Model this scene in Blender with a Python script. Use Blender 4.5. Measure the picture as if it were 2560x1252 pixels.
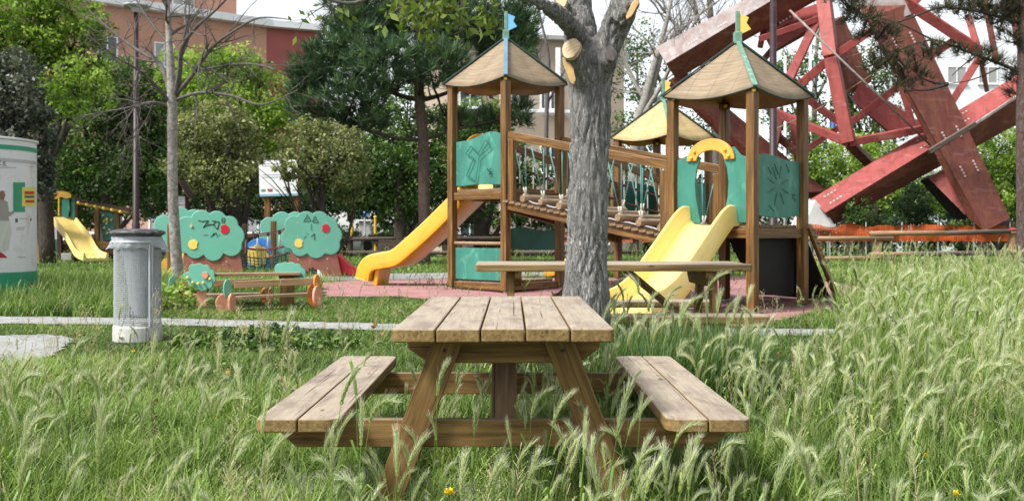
import bpy, bmesh, math, random
import numpy as np
from mathutils import Vector, Matrix, noise

for o in list(bpy.data.objects): bpy.data.objects.remove(o)
SC = bpy.context.scene
COL = SC.collection
random.seed(7); RNG = np.random.default_rng(7)
R = math.radians
# ------------------------------------------------------------------ camera, sky, sun, exposure
F = 2625.0; CH = 1.07; HY = 581.0; CXP = 1280.0
cd = bpy.data.cameras.new('camera'); cam = bpy.data.objects.new('camera', cd); COL.objects.link(cam)
cam.location = (0, 0, CH); cam.rotation_euler = (R(90), 0, 0)
cd.sensor_width = 36; cd.lens = 36*F/2560; cd.shift_y = -45/2560
cd.clip_start = 0.05; cd.clip_end = 2000
cd.dof.use_dof = True; cd.dof.focus_distance = 3.9; cd.dof.aperture_fstop = 8.0
SC.camera = cam
SUN_EL, SUN_AZ = 50, -122     # azimuth from +Y, clockwise negative = to the left
wd = bpy.data.worlds.new('World'); SC.world = wd; wd.use_nodes = True
wn = wd.node_tree; wn.nodes.clear()
sky = wn.nodes.new('ShaderNodeTexSky'); sky.sky_type = 'NISHITA'; sky.sun_disc = False
sky.sun_elevation = R(SUN_EL); sky.sun_rotation = R(SUN_AZ); sky.dust_density = 1.0; sky.air_density = 1.0; sky.ozone_density = 1.0
hs = wn.nodes.new('ShaderNodeHueSaturation'); hs.inputs['Saturation'].default_value = 0.22; hs.inputs['Value'].default_value = 1.0
bg = wn.nodes.new('ShaderNodeBackground'); bg.inputs['Strength'].default_value = 0.13
wo = wn.nodes.new('ShaderNodeOutputWorld')
wn.links.new(sky.outputs[0], hs.inputs['Color']); wn.links.new(hs.outputs[0], bg.inputs[0]); wn.links.new(bg.outputs[0], wo.inputs[0])
ld = bpy.data.lights.new('sun', 'SUN'); sun = bpy.data.objects.new('sun', ld); COL.objects.link(sun)
ld.energy = 3.4; ld.angle = R(14); ld.color = (1.0, 0.97, 0.92)
sdir = Vector((math.sin(R(SUN_AZ))*math.cos(R(SUN_EL)), math.cos(R(SUN_AZ))*math.cos(R(SUN_EL)), math.sin(R(SUN_EL))))
sun.rotation_euler = sdir.to_track_quat('Z', 'Y').to_euler(); sun.location = (0, 0, 30)
SC.view_settings.view_transform = 'Standard'; SC.view_settings.look = 'None'
SC.view_settings.exposure = 0.95; SC.view_settings.gamma = 1.0
SC.render.engine = 'CYCLES'
SC.cycles.max_bounces = 8; SC.cycles.transparent_max_bounces = 16; SC.cycles.diffuse_bounces = 2

# ------------------------------------------------------------------ geometry helpers
def gz(y):
    if y < 3: return 0.0
    if y < 14: return 0.03*(y-3)
    if y < 33: return 0.33
    return 0.33-.14*(min(y, 38)-33)
def P(px, py, Y): return Vector(((px-CXP)*Y/F, Y, CH-(py-HY)*Y/F))
def G(px, py):                       # point of the terrain seen at a pixel
    lo, hi = 0.5, 400
    for _ in range(50):
        m = (lo+hi)/2
        if CH-(py-HY)*m/F > gz(m): lo = m
        else: hi = m
    return Vector(((px-CXP)*lo/F, lo, gz(lo)))
def wloc(o):
    v = Vector((0, 0, 0))
    while o is not None: v += o.location; o = o.parent
    return v
def tag(o, label=None, cat=None, group=None, kind=None):
    if label: o['label'] = label
    if cat: o['category'] = cat
    if group: o['group'] = group
    if kind: o['kind'] = kind
    return o
def empty(name, loc, label, cat, group=None):
    o = bpy.data.objects.new(name, None); COL.objects.link(o); o.location = loc; o.empty_display_size = 0.2
    return tag(o, label, cat, group)
class MB:
    def __init__(s): s.v = []; s.f = []; s.g = []; s.mi = []; s.cur = 0; s.st = []
    def add(s, vs, fs, gs=None):
        b = len(s.v); s.st.append((b, len(s.f))); off = Vector((random.random()*20, random.random()*20, random.random()*20))
        s.v += [Vector(v) for v in vs]
        s.g += [Vector(g)+off for g in (gs if gs is not None else vs)]
        s.f += [tuple(b+i for i in f) for f in fs]; s.mi += [s.cur]*len(fs)
        return s
    def beam(s, p0, p1, w, h, up=(0, 0, 1)):       # w sideways, h along up; centred on the axis
        p0, p1 = Vector(p0), Vector(p1); a = (p1-p0); L = a.length; a.normalize()
        up = Vector(up); sd = a.cross(up)
        if sd.length < 1e-4: sd = a.cross(Vector((0, 1, 0)))
        sd.normalize(); u = sd.cross(a)
        vs = []; gs = []
        for t, q in ((0, p0), (L, p1)):
            for i, j in ((-1, -1), (1, -1), (1, 1), (-1, 1)):
                vs.append(q+sd*(i*w/2)+u*(j*h/2)); gs.append((t, i*w/2, j*h/2))
        return s.add(vs, [(0, 3, 2, 1), (4, 5, 6, 7), (0, 1, 5, 4), (1, 2, 6, 5), (2, 3, 7, 6), (3, 0, 4, 7)], gs)
    def box(s, c, size, rz=0):
        c = Vector(c); d = Vector((math.cos(rz), math.sin(rz), 0))*size[0]/2
        return s.beam(c-d, c+d, size[1], size[2])
    def tube(s, pts, rad, n=8, cap=True, closed=False):
        pts = [Vector(p) for p in pts]; m = len(pts)
        if not hasattr(rad, '__len__'): rad = [rad]*m
        vs = []; gs = []; fs = []; L = 0; prev = None
        for i, p in enumerate(pts):
            if closed: t = pts[(i+1) % m]-pts[i-1]
            else: t = (pts[min(i+1, m-1)]-pts[max(i-1, 0)])
            t.normalize()
            if prev is None:
                x = t.cross(Vector((0, 0, 1)) if abs(t.z) < .9 else Vector((1, 0, 0))).normalized()
            else: x = (prev-t*prev.dot(t)).normalized()
            prev = x; y = t.cross(x)
            if i: L += (p-pts[i-1]).length
            for k in range(n):
                a = 2*math.pi*k/n
                vs.append(p+(x*math.cos(a)+y*math.sin(a))*rad[i]); gs.append((L, math.cos(a)*rad[i], math.sin(a)*rad[i]))
        for i in range(m if closed else m-1):
            j = (i+1) % m
            for k in range(n):
                fs.append((i*n+k, i*n+(k+1) % n, j*n+(k+1) % n, j*n+k))
        if cap and not closed:
            fs.append(tuple(range(n-1, -1, -1))); fs.append(tuple((m-1)*n+k for k in range(n)))
        return s.add(vs, fs, gs)
    def prism(s, pts, ex, gs=None):                 # polygon (3d points) extruded by vector ex
        pts = [Vector(p) for p in pts]; n = len(pts); ex = Vector(ex)
        nn = Vector((0, 0, 0))
        for i in range(n): nn += pts[i].cross(pts[(i+1) % n])
        if nn.dot(ex) > 0: pts = pts[::-1]
        vs = pts+[p+ex for p in pts]
        fs = [tuple(range(n)), tuple(range(2*n-1, n-1, -1))]+[(i, i+n, (i+1) % n+n, (i+1) % n) for i in range(n)]
        return s.add(vs, fs, vs)
    def lathe(s, c, prof, n=24):
        c = Vector(c); vs = []; fs = []
        for r, z in prof:
            for k in range(n):
                a = 2*math.pi*k/n; vs.append(c+Vector((r*math.cos(a), r*math.sin(a), z)))
        for i in range(len(prof)-1):
            for k in range(n): fs.append((i*n+k, i*n+(k+1) % n, (i+1)*n+(k+1) % n, (i+1)*n+k))
        return s.add(vs, fs)
    def ball(s, c, r, n=10, sc=(1, 1, 1)):
        prof = []
        c = Vector(c); vs = []; fs = []; m = n//2+1
        for i in range(m+1):
            b = -math.pi/2+math.pi*i/m
            for k in range(n):
                a = 2*math.pi*k/n
                vs.append(c+Vector((math.cos(a)*math.cos(b)*r*sc[0], math.sin(a)*math.cos(b)*r*sc[1], math.sin(b)*r*sc[2])))
        for i in range(m):
            for k in range(n): fs.append((i*n+k, i*n+(k+1) % n, (i+1)*n+(k+1) % n, (i+1)*n+k))
        return s.add(vs, fs)
    def split(s, name, mats, parent=None, **k):     # every piece an object of its own
        st = s.st+[(len(s.v), len(s.f))]
        for (a, b), (c, d) in zip(st[:-1], st[1:]):
            m = MB(); m.v = s.v[a:c]; m.g = s.g[a:c]; m.f = [tuple(i-a for i in f) for f in s.f[b:d]]; m.mi = s.mi[b:d]
            m.build(name, mats, parent, **k)
    def build(s, name, mats, parent=None, bevel=0, smooth=False, seg=2, label=None):
        me = bpy.data.meshes.new(name); off = wloc(parent)
        me.from_pydata([v-off for v in s.v], [], s.f)
        a = me.attributes.new('gc', 'FLOAT_VECTOR', 'POINT')
        a.data.foreach_set('vector', [c for g in s.g for c in g])
        if not isinstance(mats, (list, tuple)): mats = [mats]
        for m in mats: me.materials.append(m)
        me.polygons.foreach_set('material_index', s.mi)
        if smooth: me.polygons.foreach_set('use_smooth', [True]*len(s.f))
        me.update()
        o = bpy.data.objects.new(name, me); COL.objects.link(o)
        if parent: o.parent = parent
        if bevel:
            md = o.modifiers.new('bevel', 'BEVEL'); md.width = bevel; md.segments = seg; md.limit_method = 'ANGLE'; md.angle_limit = R(40)
            if not smooth: me.polygons.foreach_set('use_smooth', [True]*len(s.f)); md.harden_normals = True
        if label: o['label'] = label
        return o
def flat(name, pts, Y, th, mat, parent=None, bevel=0, **k):
    return MB().prism([P(x, y, Y) for x, y in pts], (0, th, 0)).build(name, mat, parent, bevel, **k)
def circ(cx, cy, r, n=28, ry=None, bite=None):
    out = []
    for i in range(n):
        a = 2*math.pi*i/n; rr = 1.0
        if bite is not None:
            d = abs((a-bite+math.pi) % (2*math.pi)-math.pi)
            if d < .45: rr = 1-.28*math.cos(d/.45*math.pi/2)
        out.append((cx+r*rr*math.cos(a), cy+(ry or r)*rr*math.sin(a)))
    return out
def scallop(cx, cy, cs, n=110):
    out = []
    for i in range(n):
        a = 2*math.pi*i/n; dx, dy = math.cos(a), math.sin(a); best = 1
        for x, y, r in cs:
            ox, oy = x-cx, y-cy; b = ox*dx+oy*dy; c = ox*ox+oy*oy-r*r; D = b*b-c
            if D > 0: best = max(best, b+math.sqrt(D))
        out.append((cx+dx*best, cy+dy*best))
    return out
def stroke(mb, pts, w, Y, th=.003):
    for a, b in zip(pts[:-1], pts[1:]):
        mb.beam(P(a[0], a[1], Y), P(b[0], b[1], Y), th, w*Y/F, up=(0, 0, 1))
def raw_mesh(name, V, loops, starts, totals, mats, mi=None, attrs=None, parent=None, smooth=False):
    me = bpy.data.meshes.new(name); off = np.array(wloc(parent))
    V = (V-off).astype(np.float32)
    me.vertices.add(len(V)); me.vertices.foreach_set('co', V.ravel())
    me.loops.add(len(loops)); me.loops.foreach_set('vertex_index', loops.astype(np.int32))
    me.polygons.add(len(starts)); me.polygons.foreach_set('loop_start', starts.astype(np.int32))
    try: me.polygons.foreach_set('loop_total', totals.astype(np.int32))
    except Exception: pass
    for m in mats: me.materials.append(m)
    if mi is not None: me.polygons.foreach_set('material_index', mi.astype(np.int32))
    for k, v in (attrs or {}).items():
        a = me.attributes.new(k, 'FLOAT', 'POINT'); a.data.foreach_set('value', v.astype(np.float32))
    me.update(calc_edges=True); me.validate()
    if smooth: me.polygons.foreach_set('use_smooth', np.ones(len(starts), bool))
    o = bpy.data.objects.new(name, me); COL.objects.link(o)
    if parent: o.parent = parent
    return o
def quads_mesh(name, V, mats, rnd, parent=None, mi=None):     # V: (n,4,3)
    n = len(V)
    return raw_mesh(name, V.reshape(-1, 3), np.arange(n*4), np.arange(n)*4, np.full(n, 4), mats, mi, {'rnd': np.repeat(rnd, 4)}, parent)

# ------------------------------------------------------------------ materials
class NT:
    def __init__(s, name):
        s.m = bpy.data.materials.new(name); s.m.use_nodes = True; s.t = s.m.node_tree; s.t.nodes.clear()
        s.out = s.t.nodes.new('ShaderNodeOutputMaterial')
    def n(s, typ, ins=None, **kw):
        nd = s.t.nodes.new('ShaderNode'+typ)
        for k, v in kw.items(): setattr(nd, k, v)
        for k, v in (ins or {}).items():
            if isinstance(v, bpy.types.NodeSocket): s.t.links.new(v, nd.inputs[k])
            else: nd.inputs[k].default_value = v
        return nd
    def attr(s, name, vec=True):
        a = s.n('Attribute', attribute_name=name); return a.outputs['Vector' if vec else 'Fac']
    def mapp(s, vec, scale=(1, 1, 1), rot=(0, 0, 0)):
        return s.n('Mapping', {'Vector': vec, 'Scale': scale, 'Rotation': rot}).outputs[0]
    def noise(s, vec, scale=5, detail=4, rough=.55, dist=0):
        return s.n('TexNoise', {'Vector': vec, 'Scale': scale, 'Detail': detail, 'Roughness': rough, 'Distortion': dist}).outputs['Fac']
    def ramp(s, fac, stops, interp='LINEAR'):
        r = s.n('ValToRGB', {'Fac': fac}); r.color_ramp.interpolation = interp; e = r.color_ramp.elements
        while len(e) < len(stops): e.new(0.5)
        for i, (p, c) in enumerate(stops):
            e[i].position = p; e[i].color = (*c, 1) if len(c) == 3 else c
        return r.outputs[0]
    def gray(s, fac, a, b, lo=0, hi=1): return s.ramp(fac, [(a, (lo,)*3), (b, (hi,)*3)])
    def mix(s, f, a, b, mode='MIX'):
        nd = s.n('Mix', data_type='RGBA', blend_type=mode)
        for i, v in ((0, f), (6, a), (7, b)):
            if isinstance(v, bpy.types.NodeSocket): s.t.links.new(v, nd.inputs[i])
            else: nd.inputs[i].default_value = v if i == 0 else ((*v, 1) if len(v) == 3 else v)
        return nd.outputs[2]
    def math(s, op, a, b=0.0):
        nd = s.n('Math', operation=op)
        for i, v in ((0, a), (1, b)):
            if isinstance(v, bpy.types.NodeSocket): s.t.links.new(v, nd.inputs[i])
            else: nd.inputs[i].default_value = v
        return nd.outputs[0]
    def bump(s, h, strength=.3, dist=.01):
        return s.n('Bump', {'Height': h, 'Strength': strength, 'Distance': dist}).outputs[0]
    def bsdf(s, col, rough=.6, spec=.4, normal=None, metal=0, **kw):
        d = {'Base Color': col if isinstance(col, bpy.types.NodeSocket) else (*col, 1), 'Roughness': rough, 'Metallic': metal, 'Specular IOR Level': spec}
        if normal is not None: d['Normal'] = normal
        d.update(kw); return s.n('BsdfPrincipled', d)
    def fin(s, b): s.t.links.new(b.outputs[0] if hasattr(b, 'outputs') else b, s.out.inputs[0]); return s.m

def m_wood(name, dark, mid, light, grain=1.0, top=None, topmix=.8, rough=.7, blotch=.5, bump=.35, stain=None):
    t = NT(name); g = t.attr('gc')
    n1 = t.noise(t.mapp(g, (2.2*grain, 45*grain, 45*grain)), 1, 5, .6, .6)
    n2 = t.noise(t.mapp(g, (1.5, 6, 6)), 1, 4, .6)
    fine = t.noise(t.mapp(g, (6, 240, 240)), 1, 3, .6)
    c = t.ramp(n1, [(.25, dark), (.5, mid), (.75, light)])
    c = t.mix(t.math('MULTIPLY', t.gray(n2, .35, .7), blotch), c, t.mix(.5, dark, c))
    if top is not None:
        nz = t.n('SeparateXYZ', {0: t.n('NewGeometry').outputs['True Normal']}).outputs['Z']
        f = t.math('MULTIPLY', t.gray(nz, .55, .9), t.gray(t.noise(t.mapp(g, (3, 10, 10)), 1, 4), .2, .5, topmix, 1))
        tl = t.ramp(n1, [(.2, tuple(x*.7 for x in top)), (.5, top), (.8, tuple(min(1, x*1.2) for x in top))])
        blot = t.gray(t.noise(t.mapp(g, (2.5, 9, 9)), 1.3, 6, .62, .4), .44, .66)
        tl = t.mix(t.math('MULTIPLY', blot, .68), tl, (top[0]*.52, top[1]*.47, top[2]*.52))
        tl = t.mix(t.gray(t.noise(t.mapp(g, (5, 14, 14)), 1.7, 6, .7, .3), .56, .70, 0, .6), tl, tuple(min(1, x*1.4) for x in top))
        c = t.mix(f, c, tl)
    crack = t.gray(t.noise(t.mapp(g, (1.0, 90, 90)), 1, 2, .5, .3), .675, .715)
    c = t.mix(t.math('MULTIPLY', crack, .7), c, tuple(x*.3 for x in dark))
    knots = t.n('TexVoronoi', {'Vector': t.mapp(g, (3.2, 9, 9)), 'Scale': 1.0}).outputs['Distance']
    c = t.mix(t.gray(knots, .03, .09, .75, 0), c, tuple(x*.35 for x in dark))
    h = t.math('ADD', t.math('MULTIPLY', fine, .5), t.math('MULTIPLY', n1, .8)); h = t.math('SUBTRACT', h, t.math('MULTIPLY', crack, 1.2))
    return t.fin(t.bsdf(c, rough, .3, t.bump(h, bump, .004)))
def m_paint(name, col, var=.15, rough=.45, wear=None, wearamt=.5, scale=6, bump=.12, spec=.4, streak=False):
    t = NT(name); g = t.attr('gc')
    n = t.noise(t.mapp(g, (1, 1, .35 if streak else 1)), scale, 6, .65)
    d = tuple(x*(1-var) for x in col); l = tuple(min(1, x*(1+var)) for x in col)
    c = t.ramp(n, [(.3, d), (.7, l)])
    if wear:
        w = t.math('MULTIPLY', t.gray(t.noise(t.mapp(g, (1, 1, .6)), scale*1.7, 7, .7, .5), .54, .68), wearamt)
        c = t.mix(w, c, wear)
    return t.fin(t.bsdf(c, rough, spec, t.bump(t.noise(g, 60, 3), bump, .003)))
def m_leaf(name, cols, trans=.35, rough=.5, spec=.35, tcol=1.15):
    t = NT(name); r = t.attr('rnd', False)
    k = len(cols); c = t.ramp(r, [(i/(k-1) if k > 1 else 0, cc) for i, cc in enumerate(cols)])
    b = t.bsdf(c, rough, spec)
    tr = t.n('BsdfTranslucent', {'Color': t.mix(1.0, c, (1.25*tcol, 1.35*tcol, .7*tcol), 'MULTIPLY')})
    return t.fin(t.n('MixShader', {0: trans, 1: b.outputs[0], 2: tr.outputs[0]}))
def m_bark(name, dark, light, sc=(9, 9, 2.2), bump=.9, dist=.03, tint=None):
    t = NT(name); g = t.n('TexCoord').outputs['Object']
    wob = t.n('TexNoise', {'Vector': g, 'Scale': 5.0, 'Detail': 3.0}).outputs['Color']
    v = t.mapp(t.mix(.10, g, wob, 'ADD'), sc)
    n1 = t.noise(v, 3.0, 9, .72, .5)
    rd = t.math('ABSOLUTE', t.math('SUBTRACT', t.noise(t.mapp(t.mix(.08, g, wob, 'ADD'), (sc[0]*1.6, sc[1]*1.6, sc[2]*.9)), 2.0, 4, .6, .3), .5))
    cr = t.gray(rd, .0, .09)
    cr2 = t.gray(t.math('ABSOLUTE', t.math('SUBTRACT', t.noise(t.mapp(g, (sc[0]*4, sc[1]*4, sc[2]*3)), 2.0, 5, .65), .5)), .0, .08, .35, 1)
    h = t.math('ADD', t.math('MULTIPLY', t.math('MULTIPLY', cr, cr2), .6), t.math('MULTIPLY', n1, .7))
    c = t.ramp(h, [(.22, dark), (.42, tuple(a*.6+b*.35 for a, b in zip(dark, light))), (.55, tuple(b*.7 for b in light)), (.8, light)])
    big = t.noise(g, 1.7, 4, .6)
    c = t.mix(t.gray(big, .4, .68, 0, .55), c, tint or tuple(x*.55 for x in light))
    return t.fin(t.bsdf(c, .9, .2, t.bump(h, bump, dist)))

M = {}
M['table'] = m_wood('weathered_table_wood', (.09, .052, .018), (.21, .135, .05), (.31, .22, .095), top=(.345, .29, .222), topmix=.9, bump=.6, grain=1.5)
M['table_under'] = m_wood('brown_stained_timber', (.05, .029, .009), (.18, .103, .031), (.30, .19, .068), top=(.22, .16, .11), topmix=.5)
M['post'] = m_wood('stained_post_wood', (.04, .016, .005), (.15, .072, .020), (.32, .18, .055), top=(.30, .235, .17), topmix=.7, rough=.5)
M['post_dark'] = m_wood('dark_post_wood', (.02, .010, .006), (.05, .022, .012), (.09, .04, .02), rough=.6)
M['plank'] = m_wood('deck_plank_wood', (.10, .055, .025), (.2, .125, .065), (.30, .2, .115), top=(.36, .28, .2), topmix=.7)
M['log'] = m_wood('round_log_wood', (.13, .08, .045), (.24, .16, .095), (.36, .26, .16), top=(.38, .3, .22), topmix=.6)
M['rail'] = m_wood('rail_wood', (.12, .065, .03), (.26, .16, .08), (.36, .24, .13), top=(.4, .31, .22), topmix=.6)
M['rail_grey'] = m_wood('grey_rail_wood', (.03, .022, .018), (.07, .05, .04), (.13, .1, .08), top=(.16, .13, .1), topmix=.6)
M['roof'] = None
def m_roof(name, a, b, c_):
    t = NT(name); g = t.attr('gc')
    n1 = t.noise(t.mapp(g, (1.6, 22, 1)), 1.6, 6, .65, .35)
    n2 = t.noise(g, 3, 5, .6)
    c = t.ramp(n1, [(.25, a), (.5, b), (.75, c_)])
    c = t.mix(t.gray(n2, .4, .7, 0, .45), c, tuple(x*.6 for x in a))
    sx = t.n('SeparateXYZ', {0: g}); 
    def line(o, k, w):
        fr = t.math('FRACT', t.math('MULTIPLY', o, k)); return t.math('LESS_THAN', fr, w)
    ln = t.math('MAXIMUM', line(sx.outputs['X'], 3.6, .03), line(sx.outputs['Y'], 5.0, .035))
    c = t.mix(t.math('MULTIPLY', ln, .45), c, (.06, .04, .02))
    return t.fin(t.bsdf(c, .6, .3, t.bump(t.math('SUBTRACT', n1, ln), .3, .004)))
M['roof_tan'] = m_roof('tan_roof_plywood', (.16, .115, .07), (.26, .195, .125), (.35, .28, .19))
M['roof_yellow'] = m_roof('yellow_roof_plywood', (.36, .25, .10), (.50, .37, .17), (.60, .47, .25))
M['roof_in'] = m_paint('ochre_roof_underside', (.22, .11, .02), .25)
M['green'] = m_paint('worn_green_panel_paint', (.035, .175, .13), .28, .5, wear=(.11, .34, .25), wearamt=.75, scale=4, streak=True)
M['green_dk'] = m_paint('dark_green_panel_paint', (.012, .085, .065), .2, .5)
M['engrave'] = m_paint('engraved_line_paint', (.015, .10, .075), .1)
M['mint'] = m_paint('mint_tree_panel', (.125, .37, .275), .06, .4, scale=3, bump=.03)
M['mint_lit_edge'] = m_paint('lit_mint_edge', (.45, .66, .56), .08)
M['brown'] = m_paint('brown_trunk_panel', (.25, .095, .065), .1, .45, bump=.04)
M['red'] = m_paint('red_plastic', (.50, .012, .03), .1, .35, bump=.02)
M['yellow'] = m_paint('yellow_play_plastic', (.78, .56, .12), .1, .35, bump=.02)
M['ochre'] = m_paint('ochre_arch_paint', (.56, .31, .055), .15, .4, wear=(.45, .22, .04))
M['blue'] = m_paint('blue_plastic', (.06, .22, .62), .1, .35)
M['flagblue'] = m_paint('light_blue_flag_board', (.16, .42, .72), .08)
M['bluegrey'] = m_paint('blue_grey_ridge_paint', (.12, .22, .29), .2, wear=(.25, .33, .36))
M['ridgegreen'] = m_paint('pale_green_ridge_paint', (.13, .25, .19), .3, wear=(.38, .50, .42), wearamt=.7, scale=12)
M['darkedge'] = m_paint('dark_green_edge', (.02, .045, .04), .2)
M['pink'] = m_paint('peach_painted_wood', (.62, .26, .17), .15, .5, wear=(.35, .2, .12), wearamt=.5)
M['orange'] = m_paint('orange_painted_wood', (.60, .18, .035), .15, .5)
M['black'] = m_paint('black_paint', (.01, .01, .012), .2)
M['blackply'] = m_paint('black_plywood', (.006, .005, .005), .3, .8)
M['white'] = m_paint('white_paint', (.78, .79, .8), .05)
M['steel'] = m_paint('galvanised_steel', (.40, .42, .44), .12, .4, spec=.6)
M['purple'] = m_paint('dark_maroon_pole_paint', (.028, .012, .016), .3, .5, wear=(.08, .05, .045))
M['paleedge'] = m_paint('pale_cut_wood', (.58, .46, .31), .12, .7, scale=14)
M['barkstrip'] = m_paint('torn_heartwood', (.55, .36, .16), .3, .7, scale=14)
M['rope_green'] = m_paint('green_rope', (.10, .26, .24), .25, .8)
M['rope_red'] = m_paint('red_rope', (.13, .03, .035), .3, .8)
M['rope_white'] = m_paint('pale_rope_sleeve', (.5, .48, .4), .15, .7)
M['concrete'] = m_paint('concrete', (.36, .355, .34), .14, .85, wear=(.24, .23, .21), scale=3, bump=.3)
M['gold'] = m_paint('yellow_bolt_cap', (.75, .45, .03), .05, .3)

def m_slide(name, col, streaks=None):
    t = NT(name); g = t.attr('gc'); n = t.noise(g, 4, 6, .6)
    c = t.ramp(n, [(.3, tuple(x*.92 for x in col)), (.7, tuple(min(1, x*1.05) for x in col))])
    if streaks:
        s_ = t.gray(t.noise(t.mapp(g, (2, 10, 14)), 1.5, 7, .7, .6), .54, .72, 0, .6); c = t.mix(s_, c, streaks)
    return t.fin(t.bsdf(c, .3, .5, t.bump(n, .1, .01), **{'Subsurface Weight': 0.0}))
M['slide'] = m_slide('yellow_slide_plastic', (.82, .62, .20), (.60, .42, .12))
M['slide_out'] = m_slide('shaded_slide_plastic', (.70, .35, .025), (.36, .15, .01))  # deeper orange paints the shade on outer walls of the yellow chutes

def m_ground():
    t = NT('meadow_soil'); g = t.n('TexCoord').outputs['Object']
    n1 = t.noise(g, .35, 5, .6); n2 = t.noise(g, 9, 6, .7); n3 = t.noise(g, 60, 3, .6)
    c = t.ramp(n2, [(.3, (.02, .035, .008)), (.5, (.05, .085, .02)), (.7, (.10, .15, .04))])
    c = t.mix(t.gray(n1, .45, .6, 0, .5), c, (.085, .13, .035)); c = t.mix(t.gray(n3, .62, .7, 0, .5), c, (.12, .10, .06))
    return t.fin(t.bsdf(c, .95, .1, t.bump(t.math('ADD', n2, n3), .8, .05)))
M['ground'] = m_ground()
def m_gravel(name, a, b, c_, sc=70):
    t = NT(name); g = t.n('TexCoord').outputs['Object']
    v = t.n('TexVoronoi', {'Vector': g, 'Scale': float(sc)}); n = t.noise(g, 4, 6, .65)
    c = t.mix(.6, t.ramp(t.n('SeparateColor', {0: v.outputs['Color']}).outputs[0], [(0, a), (.5, b), (1, c_)]), t.ramp(n, [(.35, a), (.65, c_)]))
    return t.fin(t.bsdf(c, .9, .2, t.bump(v.outputs['Distance'], .6, .01)))
M['gravel'] = m_gravel('pale_gravel', (.14, .125, .11), (.30, .28, .26), (.46, .44, .41))
M['pathm'] = m_gravel('path_concrete', (.20, .20, .195), (.29, .29, .285), (.37, .37, .36), 25)
M['rubber'] = m_gravel('red_rubber_surface', (.26, .125, .125), (.34, .175, .17), (.41, .23, .22), 60)
M['asphalt'] = m_gravel('asphalt', (.04, .04, .042), (.055, .055, .055), (.08, .08, .08), 40)

# ------------------------------------------------------------------ the ground and what lies on it
def sheet(name, rows, mat, dz=0.0):
    vs = []; fs = []
    for y, xs in rows:
        for x in xs: vs.append((x, y, gz(y)+dz))
    w = len(rows[0][1])
    for i in range(len(rows)-1):
        for j in range(w-1): a = i*w+j; fs.append((a, a+1, a+w+1, a+w))
    o = MB().add(vs, fs).build(name, mat); return tag(o, kind='structure')
sheet('ground', [(y, [-500, -20, 20, 500]) for y in (-60, 0, 3, 8, 14, 33, 38, 80, 900)], M['ground'])
def poly_sheet(name, pts, mat, dz, cell=.16, world=False):
    """irregular patch lying on the terrain, its rim broken up a little"""
    w = [p if world else tuple(G(*p)[:2]) for p in pts]
    xs = [p[0] for p in w]; ys = [p[1] for p in w]
    def inside(x, y):
        c = False; n = len(w)
        for i in range(n):
            x1, y1 = w[i]; x2, y2 = w[(i+1) % n]
            if (y1 > y) != (y2 > y) and x < (x2-x1)*(y-y1)/(y2-y1)+x1: c = not c
        return c
    mb = MB(); vid = {}; vs = []; fs = []
    nx = int((max(xs)-min(xs))/cell)+2; ny = int((max(ys)-min(ys))/cell)+2
    def vert(i, j):
        if (i, j) not in vid:
            x = min(xs)+i*cell; y = min(ys)+j*cell
            x += .4*cell*noise.noise(Vector((x*3, y*3, 1))); y += .4*cell*noise.noise(Vector((x*3, y*3, 9)))
            vid[(i, j)] = len(vs); vs.append((x, y, gz(y)+dz))
        return vid[(i, j)]
    for i in range(nx):
        for j in range(ny):
            x = min(xs)+(i+.5)*cell; y = min(ys)+(j+.5)*cell
            j2 = .5*cell*noise.noise(Vector((x*2.3, y*2.3, 5)))
            if inside(x+j2, y+j2): fs.append((vert(i, j), vert(i+1, j), vert(i+1, j+1), vert(i, j+1)))
    o = mb.add(vs, fs).build(name, mat); tag(o, kind='structure'); o['_poly'] = 1; del o['_poly']
    return w
RUB = poly_sheet('rubber_surface', [(795, 708), (905, 700), (1150, 697), (1420, 694), (1900, 690), (2080, 706), (2240, 745), (2260, 760), (2050, 775), (1960, 800), (1900, 818), (1600, 812), (1300, 770), (1000, 742), (820, 742)], M['rubber'], .008, .08)
EDG = poly_sheet('concrete_edge', [(700, 688), (905, 686), (1150, 683), (1400, 681), (1400, 690), (1150, 697), (905, 701), (700, 706)], M['pathm'], .012, .05)
PTH = poly_sheet('path', [(-400, 785), (0, 793), (400, 798), (980, 812), (1300, 816), (1700, 822), (2300, 826), (2900, 832), (2900, 846), (2300, 842), (1700, 840), (980, 829), (400, 815), (0, 811), (-400, 800)], M['pathm'], .012, .045)
GR1 = poly_sheet('gravel_patch', [(-500, 850), (0, 842), (120, 838), (185, 850), (150, 880), (60, 915), (-300, 930)], M['pathm'], .012, .05)
GR2 = poly_sheet('gravel_patch', [(-.75, 4.6), (-.3, 4.35), (.3, 4.3), (.8, 4.2), (1.3, 3.8), (1.75, 3.5), (1.7, 3.1), (1.1, 3.2), (.5, 3.6), (-.2, 3.75), (-.8, 3.6), (-1.15, 3.3), (-1.3, 3.9)], M['gravel'], .012, .045, world=True)
GR3 = poly_sheet('gravel_patch', [(2.1, 6.2), (2.7, 6.5), (3.1, 6.0), (2.8, 5.5), (2.2, 5.6)], M['gravel'], .012, .045, world=True)
sheet('street', [(y, [-150, -20, 20, 150]) for y in (40, 52)], M['asphalt'], .01)

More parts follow.
